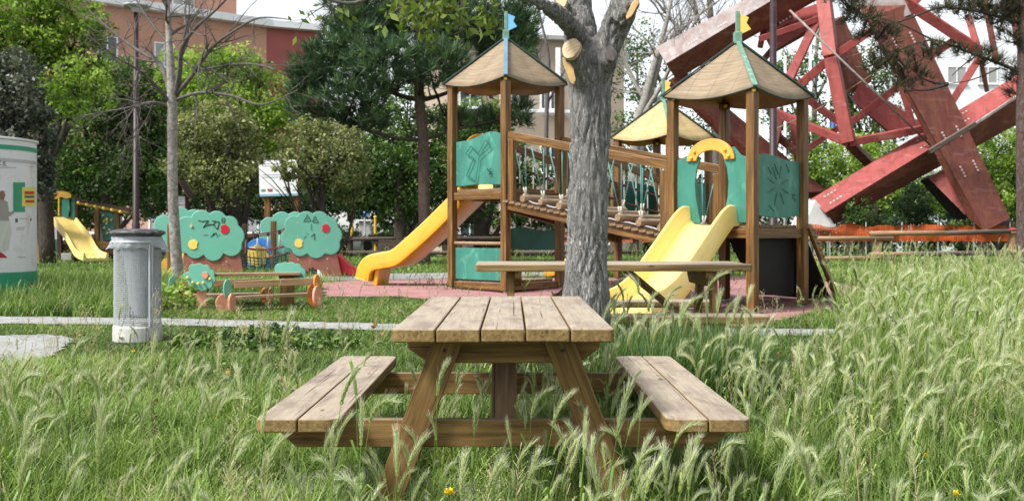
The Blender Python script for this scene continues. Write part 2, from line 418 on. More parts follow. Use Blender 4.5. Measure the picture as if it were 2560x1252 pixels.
# ------------------------------------------------------------------ picnic tables
def make_picnic(label, cat='picnic table'):
    r = empty('picnic_table', (0, 0, 0), label, cat)
    L = 1.79; y0 = -L/2; y1 = L/2
    def board(name, xa, xb, z0, z1, ra=0, rb=0):
        pts = []
        def corner(cx, cy, rr, a0):
            if rr <= 0: return [(cx, cy)]
            return [(cx+rr*math.cos(R(a0+t)), cy+rr*math.sin(R(a0+t))) for t in range(0, 91, 15)]
        pts += corner(xa+ra, y0+ra, ra, 180) if ra else [(xa, y0)]
        pts += corner(xb-rb, y0+rb, rb, 270) if rb else [(xb, y0)]
        pts += corner(xb-rb, y1-rb, rb, 0) if rb else [(xb, y1)]
        pts += corner(xa+ra, y1-ra, ra, 90) if ra else [(xa, y1)]
        n = len(pts); mb = MB()
        # subdivide along the length so that the board can be very slightly warped
        vs = [(x, y, z0) for x, y in pts]+[(x, y, z1) for x, y in pts]
        fs = [tuple(range(n-1, -1, -1)), tuple(range(n, 2*n))]+[(i, (i+1) % n, (i+1) % n+n, i+n) for i in range(n)]
        mb.add(vs, fs, [(v[1], v[0], v[2]) for v in vs])
        return mb.build(name, M['table'], r, .006, seg=3)
    w = .748/5
    for i in range(5):
        dz = random.uniform(-.002, .002)
        board('top_board', -.374+i*w+.0025, -.374+(i+1)*w-.0025, .705+dz, .75+dz, .022 if i == 0 else 0, .022 if i == 4 else 0)
    for sg in (-1, 1):
        for k, (a, b) in enumerate(((.545, .682), (.686, .825))):
            xa, xb = (a, b) if sg > 0 else (-b, -a)
            ra, rb = (.055, 0) if k == 0 else (0, .03)
            if sg < 0: ra, rb = rb, ra
            board('seat_board', xa, xb, .405, .45, ra, rb)
    for s in (-1, 1):
        y = s*(L/2-.30)
        MB().prism([(-.345, y, .7035), (.345, y, .7035), (.345, y, .66), (.27, y, .605), (-.27, y, .605), (-.345, y, .66)], (0, s*.045, 0)).build('cross_beam', M['table_under'], r, .004)
        MB().prism([(-.80, y, .4035), (.80, y, .4035), (.80, y, .36), (.74, y, .305), (-.74, y, .305), (-.80, y, .36)], (0, s*.045, 0)).build('seat_beam', M['table_under'], r, .004)
        for sg in (-1, 1):
            yy = y-s*0.0+s*.047
            MB().beam((sg*.19, yy+s*.0225, .702), (sg*.475, yy+s*.0225, -.04), .045, .10, up=(1, 0, 0)).build('leg', M['table_under'], r, .004)
        MB().beam((0, y-s*.05, .345), (0, s*.12, .70), .095, .045, up=(0, 1, 1)).build('brace', M['table_under'], r, .004)
        mb = MB()
        for sg in (-1, 1):
            for z in (.655, .355):
                xx = sg*(.19+(.702-z)*.385)
                mb.tube([(xx, y+s*.088, z), (xx, y+s*.096, z)], .007, 10)
        mb.split('bolt', M['black'], r)
    return r
def dup(root, loc, rz, label=None, group=None):
    def rec(o, par):
        c = o.copy(); COL.objects.link(c)
        if par: c.parent = par
        for ch in [x for x in bpy.data.objects if x.parent == o]: rec(ch, c)
        return c
    r = rec(root, None); r.location = loc; r.rotation_euler = (0, 0, rz)
    if label: r['label'] = label
    if group: r['group'] = group
    return r
bpy.context.view_layer.update()
pt = make_picnic('weathered picnic table in the foreground with attached benches, standing in tall barley grass')
pt.location = (-.03, 4.385, 0); pt['group'] = 'grown-up picnic tables'
dup(pt, (.655, 7.13, .115), R(90.5), 'picnic table seen side on behind the rough grey tree trunk', 'grown-up picnic tables')

# ------------------------------------------------------------------ big pruned tree
def bake_tree(mb, name, mat, parent, voxel, amp, parts=1.0):
    o = mb.build(name, mat, parent, smooth=True)
    md = o.modifiers.new('r', 'REMESH'); md.mode = 'VOXEL'; md.voxel_size = voxel
    ms = o.modifiers.new('s', 'SMOOTH'); ms.factor = .5; ms.iterations = 5
    dg = bpy.context.evaluated_depsgraph_get(); dg.update()
    me = bpy.data.meshes.new_from_object(o.evaluated_get(dg)); o.modifiers.clear(); old = o.data; o.data = me; bpy.data.meshes.remove(old)
    n = len(me.vertices); co = np.empty(n*3); no = np.empty(n*3)
    me.vertices.foreach_get('co', co); me.vertices.foreach_get('normal', no); co = co.reshape(-1, 3); no = no.reshape(-1, 3)
    d = np.empty(n)
    for i, c in enumerate(co):
        v = Vector((c[0]*26+2*noise.noise(Vector(c*3)), c[1]*26, c[2]*5.5))
        a = 1-abs(noise.noise(v))*2.2
        b = noise.noise(Vector(c*5)); e = noise.noise(Vector((c[0]*60, c[1]*60, c[2]*16)))
        d[i] = -amp*max(0, a)**2*1.1+b*amp*1.1+e*amp*.45
    co += no*d[:, None]; me.vertices.foreach_set('co', co.ravel())
    me.polygons.foreach_set('use_smooth', np.ones(len(me.polygons), bool)); me.update()
    return o
M['bark'] = m_bark('rough_grey_bark', (.018, .017, .016), (.56, .545, .52), (14, 14, 2.6), 1.0, .03, tint=(.26, .25, .24))
M['bark_dark'] = m_bark('dark_bark', (.02, .016, .013), (.11, .09, .075), (8, 8, 2.5), .8, .03)
M['bark_pine'] = m_bark('reddish_pine_bark', (.035, .024, .02), (.19, .145, .13), (6, 6, 2.5), .9, .04, tint=(.16, .08, .06))
M['bark_pale'] = m_bark('pale_smooth_bark', (.10, .09, .08), (.36, .34, .31), (3, 3, 5), .3, .01, tint=(.22, .2, .18))
M['twig'] = m_bark('grey_twig_bark', (.05, .043, .04), (.17, .15, .14), (6, 6, 4), .3, .01)
def pts_rad(lst, Y, dY=0):
    n = len(lst); ps = []; rs = []
    for i, (x, y, w) in enumerate(lst):
        yy = Y+dY*i/max(1, n-1); ps.append(P(x, y, yy)); rs.append(w*yy/F/2)
    return ps, rs
def smooth_path(ps, rs, k=5):
    op = []; orr = []; n = len(ps)
    for i in range(n-1):
        p0, p1, p2, p3 = ps[max(i-1, 0)], ps[i], ps[i+1], ps[min(i+2, n-1)]
        for j in range(k):
            t = j/k; t2 = t*t; t3 = t2*t
            op.append(.5*((2*p1)+(p2-p0)*t+(2*p0-5*p1+4*p2-p3)*t2+(3*p1-p0-3*p2+p3)*t3)); orr.append(rs[i]*(1-t)+rs[i+1]*t)
    op.append(ps[-1]); orr.append(rs[-1]); return op, orr
TY = 6.25
tr = empty('pruned_tree', G(1468, 1018) if False else Vector(((1468-1280)*TY/F, TY, gz(TY))), 'thick rough grey barked tree with fresh pale pruning cuts, behind the near picnic table', 'tree')
mb = MB()
def limb(lst, Y, dY=0, n=20):
    ps, rs = smooth_path(*pts_rad(lst, Y, dY)); mb.tube(ps, rs, n)
limb([(1462, 1035, 175), (1463, 900, 142), (1463, 790, 124), (1466, 700, 112), (1468, 600, 102), (1470, 500, 100), (1474, 400, 102), (1477, 300, 101), (1478, 220, 108), (1477, 160, 122), (1478, 130, 105)], TY)
limb([(1476, 190, 100), (1462, 130, 92), (1449, 70, 84), (1441, 0, 80), (1436, -90, 74), (1425, -240, 60)], TY, .2)
limb([(1484, 200, 95), (1503, 140, 84), (1528, 90, 76), (1550, 40, 78), (1563, 0, 62), (1585, -90, 52), (1625, -240, 40)], TY, -.25)
limb([(1452, 110, 60), (1432, 75, 50), (1408, 45, 44), (1375, 22, 38), (1335, 3, 34), (1280, -25, 30), (1180, -75, 26), (1060, -110, 20)], TY, -.9)
limb([(1466, 215, 70), (1445, 178, 58), (1432, 150, 52), (1426, 128, 50)], TY-.05, -.16)
limb([(1505, 190, 50), (1518, 160, 42), (1527, 132, 34)], TY-.05, -.14)
limb([(1425, 45, 50), (1408, 15, 40), (1400, 0, 36)], TY-.05, -.12)
limb([(1550, 55, 55), (1572, 25, 44), (1583, 5, 34)], TY-.2, -.1)
bake_tree(mb, 'trunk', M['bark'], tr, .009, .014)
t = NT('sawn_wood_rings'); g = t.attr('gc'); n_ = t.noise(g, 30, 5, .6); w_ = t.n('TexWave', {'Vector': g, 'Scale': 16.0, 'Distortion': 5.0, 'Detail': 3.0}, wave_type='RINGS').outputs['Fac']
M['sawn'] = t.fin(t.bsdf(t.mix(t.gray(n_, .5, .7, 0, .6), t.mix(t.math('MULTIPLY', w_, .5), (.56, .44, .29), (.36, .25, .14)), (.24, .16, .09)), .8, .2, t.bump(n_, .5, .004)))
def cutface(px, py, rx, ry, Y, nrm, mat, name='cut_face'):
    c = P(px, py, Y); nrm = Vector(nrm).normalized(); x = nrm.cross(Vector((0, 0, 1))).normalized(); y = x.cross(nrm)
    ps = [c+x*rx*math.cos(a)*Y/F*(1+.05*math.sin(3*a))+y*ry*math.sin(a)*Y/F for a in [i*2*math.pi/26 for i in range(26)]]
    return MB().prism(ps, -nrm*.03).build(name, mat, tr, .002)
cutface(1427, 121, 24, 28, TY-.255, (-.55, -1, .45), M['sawn'])
cutface(1403, 2, 15, 22, TY-.235, (-.3, -1, .3), M['sawn'])
cutface(1528, 133, 13, 22, TY-.235, (.35, -1, .35), M['twig'])
MB().prism([P(x, y, TY-.215) for x, y in ((1407, 142), (1421, 150), (1434, 172), (1440, 200), (1434, 212), (1425, 206), (1417, 182), (1409, 160))], (0, .04, 0)).build('torn_bark_scar', M['barkstrip'], tr, .003)
MB().prism([P(x, y, TY-.335) for x, y in ((1594, -5), (1598, 8), (1580, 40), (1568, 48), (1566, 38), (1582, 5))], (0, .03, 0)).build('torn_bark_scar', M['barkstrip'], tr, .003)
M['leaf_big'] = m_leaf('fresh_leaf', [(.06, .10, .015), (.12, .18, .03), (.24, .28, .07)], .4)
def leaf_quads(c, size, aspect=.45, nbias=None, droop=0):
    n = len(c); a = RNG.normal(size=(n, 3)); a[:, 2] -= droop; a /= np.linalg.norm(a, axis=1)[:, None]
    b = RNG.normal(size=(n, 3))
    if nbias is not None:
        b = np.cross(a, nbias+.6*RNG.normal(size=(n, 3)))
    else: b -= a*(a*b).sum(1)[:, None]
    b /= np.linalg.norm(b, axis=1)[:, None]+1e-9
    s = (size*(.6+.8*RNG.random(n)))[:, None]
    return np.stack([c, c+a*s*.45+b*s*aspect*.5, c+a*s, c+a*s*.45-b*s*aspect*.5], 1)
mb = MB(); lc = []
def twig(p, d, L, r, lev, leafy=True):
    ps = [p]; q = p.copy(); dd = d.normalized(); n = 5
    for i in range(n):
        dd = (dd+Vector([random.gauss(0, .16) for _ in range(3)])+Vector((0, 0, -.05))).normalized(); q = q+dd*L/n; ps.append(q)
        if lev > 0 and i > 0:
            for _ in range(2 if lev > 1 or i % 2 else 0):
                nd = (dd+Vector([random.gauss(0, .6) for _ in range(3)])).normalized(); twig(q, nd, L*.45, r*.5, lev-1, leafy)
    mb.tube(ps, [r*(1-.75*i/n) for i in range(n+1)], 5, cap=False)
    if leafy and lev <= 1:
        for q in ps[2:]:
            if random.random() < .42: lc.append(q+Vector([random.gauss(0, .012) for _ in range(3)]))
for a, b, Y in (((1180, -75), (1235, 30), 5.5), ((1150, -80), (1190, 45), 5.45), ((1100, -100), (1105, 55), 5.4), ((1060, -110), (1010, 25), 5.4), ((1060, -110), (960, 10), 5.35), ((1120, -90), (1060, 30), 5.4)):
    p0, p1 = P(*a, Y), P(*b, Y); twig(p0, p1-p0, (p1-p0).length*.95, .005, 2)
mb.tube(*smooth_path(*pts_rad([(1060, -110, 20), (960, -50, 15), (910, 0, 11), (860, 8, 9), (800, -8, 7), (740, -30, 5)], 5.35, -.1)), 8)
for a, b in (((860, 8), (790, 35)), ((900, 2), (850, 30)), ((830, 5), (740, 60))):
    p0, p1 = P(*a, 5.3), P(*b, 5.3); twig(p0, p1-p0, (p1-p0).length, .004, 1)
mb.build('twig', M['twig'], tr, smooth=True)
lc = np.array([tuple(p) for p in lc]); quads_mesh('leaves', leaf_quads(lc, np.full(len(lc), .052), .5, droop=.7), [M['leaf_big']], RNG.random(len(lc)), tr)

# ------------------------------------------------------------------ climbing frame
HD = .707
cf = empty('climbing_frame', (.9, 13.0, gz(13)), 'large wooden climbing frame with three roofed towers, hanging log bridge and yellow slides', 'climbing frame')
def uvp(a, b, u, z, out=0.0):         # point on the vertical plane through a,b ; u metres from a
    a = Vector(a); b = Vector(b); d = (b-a).normalized(); n = Vector((d.y, -d.x, 0))
    return Vector((a.x+d.x*u+n.x*out, a.y+d.y*u+n.y*out, z))
def panel(a, b, pts, th, mat, out=0, parent=cf, name='panel', bevel=.006):
    P3 = [uvp(a, b, u, z, out) for u, z in pts]; d = (Vector(b)-Vector(a)).normalized()
    return MB().prism(P3, Vector((d.y, -d.x, 0))*-th).build(name, mat, parent, bevel)
def tower(cx, cy, deck, eave, apex, tan, ridge, flagm, flagh, postH, zbase):
    T = {'F': Vector((cx, cy-HD, 0)), 'R': Vector((cx+HD, cy, 0)), 'B': Vector((cx, cy+HD, 0)), 'L': Vector((cx-HD, cy, 0))}
    for k, c in T.items():
        z0 = gz(c.y)+.03
        MB().beam((c.x, c.y, z0), (c.x, c.y, eave+(-.01 if k in 'LR' else 0)), .10, .10, up=(1, 1, 0)).build('post', M['post'], cf, .012, seg=3)
        MB().tube([(c.x, c.y, gz(c.y)-.05), (c.x, c.y, z0+.08)], .03, 8).build('post_foot', M['steel'], cf)
    # deck and fascia
    a = Vector((1, 1, 0)).normalized(); b = Vector((1, -1, 0)).normalized(); c0 = Vector((cx, cy, 0))
    mb = MB(); n = 9
    for i in range(n):
        o = (i-(n-1)/2)*.106
        mb.beam(c0+b*(-.44)+a*o+Vector((0, 0, deck-.018)), c0+b*.44+a*o+Vector((0, 0, deck-.018)), .1, .035)
    mb.build('deck', M['plank'], cf, .004)
    for p, q in (('L', 'F'), ('F', 'R'), ('R', 'B'), ('B', 'L')):
        d = (T[q]-T[p]).normalized(); i = .055
        MB().beam(T[p]+d*i+Vector((0, 0, deck-.09)), T[q]-d*i+Vector((0, 0, deck-.09)), .045, .10).build('deck_beam', M['post'], cf, .004)
    # roof: four bowed faces
    e = .823; ax = Vector((cx, cy, apex)); C = [Vector((cx, cy-e, eave)), Vector((cx+e, cy, eave)), Vector((cx, cy+e, eave)), Vector((cx-e, cy, eave))]
    mb = MB(); mi = MB(); n = 14; m = 7
    for k in range(4):
        p, q = C[k], C[(k+1) % 4]; vs = []; gs = []; fs = []
        for j in range(m+1):
            v = j/m
            for i in range(n+1):
                u = i/n; base = p.lerp(q, u); s = math.sin(math.pi*u)
                outn = Vector(((p.x+q.x)/2-cx, (p.y+q.y)/2-cy, 0)).normalized()
                lowp = base+Vector((0, 0, -.075*s))+outn*.02*s
                pt_ = ax.lerp(lowp, v)+Vector((0, 0, .012*math.sin(math.pi*v)*s))
                vs.append(pt_); gs.append(((u-.5)*1.16*v, v*1.0, 0))
        for j in range(m):
            for i in range(n): a_ = j*(n+1)+i; fs.append((a_, a_+n+1, a_+n+2, a_+1))
        b0 = len(mb.v); mb.v += vs; mb.g += [Vector(g) for g in gs]; mb.f += [tuple(b0+x for x in f) for f in fs]; mb.mi += [0]*len(fs)
    rf = mb.build('roof', [tan, M['roof_in'], M['darkedge']], cf, smooth=True)
    sd_ = rf.modifiers.new('t', 'SOLIDIFY'); sd_.thickness = .022; sd_.offset = -1; sd_.material_offset = 1; sd_.material_offset_rim = 2
    for k, c in enumerate(C):
        d = (c-ax); up = Vector((0, 0, 1))
        o = MB().beam(ax+Vector((0, 0, .015)), c+Vector((0, 0, .016))+d.normalized()*.02, .052, .02).build('ridge_strip', ridge if k == 0 else M['darkedge'], rf, .003)
        MB().tube([(T['FRBL'[k]].x, T['FRBL'[k]].y-.055, eave-.03), (T['FRBL'[k]].x, T['FRBL'[k]].y-.07, eave-.03)], .02, 10).build('bolt_cap', M['gold'], cf)
    MB().box((cx, cy, apex+.035), (.085, .085, .13)).build('finial', M['ridgegreen'], rf, .008)
    MB().beam((cx, cy, apex+.08), (cx, cy, flagh), .045, .035).build('flag_pole', M['ridgegreen'], rf, .006)
    h = flagh-.03; w = .125
    MB().prism([(cx+.022, cy-.01, h), (cx+.022+w*.8, cy-.01, h-.04), (cx+.022+w*.6, cy-.01, h-.10), (cx+.022+w, cy-.01, h-.17), (cx+.022, cy-.01, h-.23)], (0, .02, 0)).build('flag', flagm, rf, .003)
    return T
T1 = tower(-.08, 13.85, 1.63, 3.02, 3.63, M['roof_tan'], M['bluegrey'], M['flagblue'], 3.98, 0, 0)
T2 = tower(2.46, 11.45, 1.15, 2.55, 3.15, M['roof_tan'], M['ridgegreen'], M['yellow'], 3.48, 0, 0)
T3 = tower(2.36, 16.4, 1.15, 2.54, 3.14, M['roof_yellow'], M['ridgegreen'], M['yellow'], 3.48, 0, 0)
def wave(u0, u1, z, amp, ph=0, n=12, rev=False, hump=1):
    s = [(u0+(u1-u0)*i/n, z+amp*math.sin(ph+hump*math.pi*i/n)) for i in range(n+1)]
    return s[::-1] if rev else s
def grooves(a, b, lines, out, w=.008, parent=cf, name='engraved_mark'):
    mb = MB()
    for ln in lines:
        for p, q in zip(ln[:-1], ln[1:]):
            mb.beam(uvp(a, b, *p, out), uvp(a, b, *q, out), .004, w)
    return mb.build(name, M['engrave'], parent)
# tower 1 panels (u from L to F)
L, Fp, Rp, B = T1['L'], T1['F'], T1['R'], T1['B']
g1 = panel(L, Fp, [(.06, 1.68)]+wave(.06, .94, 1.665, .02)[1:-1]+[(.94, 1.68)]+[(.94, 2.30), (.8, 2.345), (.68, 2.35), (.55, 2.325), (.42, 2.285), (.3, 2.265), (.18, 2.262), (.06, 2.255)], .025, M['green'], -.01)
grooves(L, Fp, [[((x-633)/310*.88+.06, 1.07-(300+y/2.504-581)*13.48/2625) for x, y in ((745, 160), (712, 207), (765, 240), (715, 345), (780, 382), (800, 235), (875, 175), (845, 130), (795, 210), (745, 160))]], .02, .011, parent=g1)
mb = MB()
for u, z in ((.69, 1.87), (.735, 1.87), (.71, 1.85), (.745, 1.835), (.72, 1.81), (.75, 1.81)): mb.tube([uvp(L, Fp, u, z, .012), uvp(L, Fp, u, z, .016)], .011, 8)
mb.split('drilled_hole', M['black'], g1)
panel(L, Fp, [(.06, .36+.1), (.94, .36+.1)]+[(.94, .87), (.06, .87)], .02, M['green'], 0, name='panel')
MB().tube([uvp(L, Fp, .04, .93), uvp(L, Fp, .96, .93)], .022, 10).build('rung', M['rail'], cf)
panel(B, Rp, [(.06, .84), (.94, .84)]+wave(.06, .94, 1.12, .025, 0, rev=True, hump=2), .02, M['green_dk'], 0)
mb = MB()
for i in range(8):
    o = -.4+i*.108; a_ = Vector((1, 1, 0)).normalized(); b_ = Vector((1, -1, 0)).normalized()
    c = Vector((-.08, 13.85, .45)); mb.beam(c-b_*.46+a_*o, c+b_*.46+a_*o, .1, .03)
mb.build('lower_deck', M['plank'], cf, .003)
for p, q in ((L, Fp), (Fp, Rp), (Rp, B)):
    d = (q-p).normalized(); MB().beam(p+d*.055+Vector((0, 0, .385)), q-d*.055+Vector((0, 0, .385)), .04, .09).build('deck_beam', M['post'], cf, .004)
# arch over the slide on the far left face of tower 1
def arch(a, b, u0, u1, z0, z1, w, out, parent=cf):
    um = (u0+u1)/2; ro = (u1-u0)/2; o_ = []; i_ = []
    for k in range(17):
        t = math.pi*k/16; o_.append((um-ro*math.cos(t), z0+(z1-z0)*math.sin(t))); i_.append((um-(ro-w)*math.cos(t), z0+(z1-z0-w)*math.sin(t)))
    ar = panel(a, b, o_+i_[::-1], .025, M['ochre'], out, parent, 'arch', .008)
    mb = MB()
    for k in (1, 3.2, 12.8, 15):
        t = math.pi*k/16; mb.ball(uvp(a, b, um-(ro-w/2)*math.cos(t), z0+(z1-z0-w/2)*math.sin(t), out+.01), .02, 8)
    mb.split('bolt_cap', M['gold'], ar, smooth=True); return ar
arch(B, L, .2, .8, 2.12, 2.40, .10, .02)
panel(B, L, [(.05, 1.67), (.22, 1.67), (.2, 1.9), (.22, 2.2), (.05, 2.22)], .02, M['green_dk'], 0)
panel(B, L, [(.78, 1.67), (.95, 1.67), (.95, 2.22), (.78, 2.2), (.8, 1.9)], .02, M['green_dk'], 0)
# tower 2 panels
L, Fp, Rp, B = T2['L'], T2['F'], T2['R'], T2['B']
gl = panel(L, Fp, [(.06, 1.17), (.36, 1.17)]+[(.33, 1.3), (.30, 1.45), (.29, 1.6), (.31, 1.74), (.36, 1.86)]+[(.30, 1.91), (.2, 1.9), (.06, 1.85)], .025, M['green'], 0)
gr = panel(L, Fp, [(.64, 1.17), (.94, 1.17), (.94, 1.84), (.86, 1.87), (.78, 1.96), (.70, 1.95), (.64, 1.86), (.69, 1.74), (.71, 1.6), (.70, 1.45), (.67, 1.3)], .025, M['green'], 0)
arch(L, Fp, .20, .80, 1.83, 2.06, .125, .028)
g2 = panel(Fp, Rp, wave(.06, .94, 1.25, -.03)+wave(.06, .94, 1.86, .025, .3, rev=True, hump=1.6), .025, M['green'], 0)
cx_, cz_ = .5, 1.56; ln = []
for a_ in (20, 75, 120, 160, 200, 250, 300, 340):
    d = (math.cos(R(a_)), math.sin(R(a_))); ln.append([(cx_+.08*d[0], cz_+.08*d[1]), (cx_+.22*d[0], cz_+.22*d[1])])
ln += [[(.3, 1.75), (.36, 1.68)], [(.42, 1.79), (.50, 1.68)], [(.66, 1.8), (.72, 1.71)], [(.32, 1.35), (.42, 1.29)]]
grooves(Fp, Rp, ln, .004, .007, parent=g2)
mb = MB()
for u, z in ((.79, 1.47), (.83, 1.47), (.8, 1.44), (.835, 1.42)): mb.tube([uvp(Fp, Rp, u, z, .002), uvp(Fp, Rp, u, z, .005)], .011, 8)
mb.split('drilled_hole', M['black'], g2)
# black backed climbing wall leaning out of tower 2
d = Vector((.5, .62, 0)); a_ = Rp+Vector((0, 0, 1.12)); b_ = B+Vector((0, 0, 1.12)); c_ = b_+d; c_.z = gz(12.5)+.06; e_ = a_+d; e_.z = gz(12.2)+.02
mb = MB(); nrm = (b_-a_).cross(e_-a_).normalized(); mb.prism([a_, b_, c_, e_], nrm*.02); mb.build('climbing_wall', M['blackply'], cf, .003)
MB().beam(a_+Vector((.06, -.02, .02)), e_+Vector((.08, -.02, -.02)), .045, .07).build('climbing_wall_edge', M['post'], cf, .004)
mb = MB()
for i in range(11):
    q = a_.lerp(e_, (i+.6)/11.5)+Vector((.11, -.02, .02)); mb.ball(q, .014, 6)
mb.split('edge_stud', M['rail'], cf)
mb = MB(); mb.prism([Fp+Vector((.08, .1, .62)), Rp+Vector((-.1, -.02, .62)), Rp+Vector((-.1, -.02, 1.05)), Fp+Vector((.08, .1, 1.05))], (-.012, .012, 0))
q0 = Fp+Vector((.07, .12, 0)); q1 = Rp+Vector((-.07, .05, 0))
MB().prism([q0+Vector((0, .04, .42)), q1+Vector((0, .04, .38)), q1+Vector((0, .04, 1.06)), q0+Vector((0, .04, 1.06))], (-.014, .014, 0)).build('under_deck_board', M['blackply'], cf, .003)
# tower 3 panels
L, Fp, Rp, B = T3['L'], T3['F'], T3['R'], T3['B']
panel(Fp, Rp, wave(.06, .94, 1.22, -.02)+wave(.06, .94, 1.85, .03, .3, rev=True, hump=1.6), .025, M['green'], 0)
panel(L, B, wave(.06, .94, 1.22, -.02)+wave(.06, .94, 1.85, .03, .3, rev=True, hump=1.6), .025, M['green_dk'], 0)
panel(B, Rp, [(.06, 1.17), (.94, 1.17), (.94, 1.85), (.06, 1.85)], .025, M['green_dk'], 0)
# slides
def slide(start, dirv, prof, w, wall, name='slide', outer='slide_out'):
    """prof: (distance, floor z)  ->  chute of floor + two rolled side walls"""
    d = Vector((dirv[0], dirv[1], 0)).normalized(); sd = Vector((-d.y, d.x, 0)); st = Vector((start[0], start[1], 0))
    ps, _ = smooth_path([Vector((s, z, 0)) for s, z in prof], [0]*len(prof), 6)
    n = len(ps); mb = MB(); hw = w/2
    section = [(-hw-.045, -.02), (-hw-.045, .03), (-hw-.03, wall), (-hw-.012, wall+.012), (-hw+.006, wall), (-hw+.02, .05), (-hw+.06, 0.004), (-hw*.4, -.01), (hw*.4, -.01), (hw-.06, .004), (hw-.02, .05), (hw-.006, wall), (hw+.012, wall+.012), (hw+.03, wall), (hw+.045, .03), (hw+.045, -.02), (0, -.03)]
    m = len(section); vs = []; gs = []
    for i, p in enumerate(ps):
        t = (ps[min(i+1, n-1)]-ps[max(i-1, 0)]).normalized(); nx, nz = -t.y, t.x
        if i < 6: k = .75+.25*i/6
        else: k = 1
        for (a, h) in section:
            hh = h*k if h > .04 else h
            vs.append(st+d*(p.x+nx*hh)+sd*a+Vector((0, 0, p.y+nz*hh))); gs.append((p.x*1.3, a, hh))
    fs = []; mi = []
    for i in range(n-1):
        for k in range(m):
            fs.append((i*m+k, i*m+(k+1) % m, (i+1)*m+(k+1) % m, (i+1)*m+k)); mi.append(1 if (k <= 1 or k >= 13) else 0)
    fs.append(tuple(range(m))); fs.append(tuple((n-1)*m+k for k in range(m-1, -1, -1))); mi += [0, 0]
    mb.add(vs, fs, gs); mb.mi = mi
    o = mb.build(name, [M['slide'], M[outer]], cf, .003, smooth=True)
    return o
s1 = slide((-.40, 14.17), (-.93, .36), [(-.05, 1.56), (.06, 1.55), (.18, 1.45), (.55, 1.12), (.9, .83), (1.15, .65), (1.36, .60), (1.5, .575), (1.57, .52), (1.60, .40)], .52, .19)
MB().beam(Vector((-1.84, 14.71, .33)), Vector((-1.80, 14.70, .58)), .46, .07).build('slide_foot', M['slide_out'], cf, .02)
s2 = slide((2.13, 11.12), (-.74, -.70), [(-.02, 1.15), (.08, 1.15), (.2, 1.07), (.5, .80), (.85, .50), (1.1, .36), (1.3, .30), (1.42, .28)], .56, .20, outer='slide')
s3 = slide((1.9, 16.9), (-.95, .2), [(-.02, 1.15), (.08, 1.15), (.2, 1.07), (.5, .82), (.9, .5), (1.2, .40), (1.35, .38)], .5, .17)
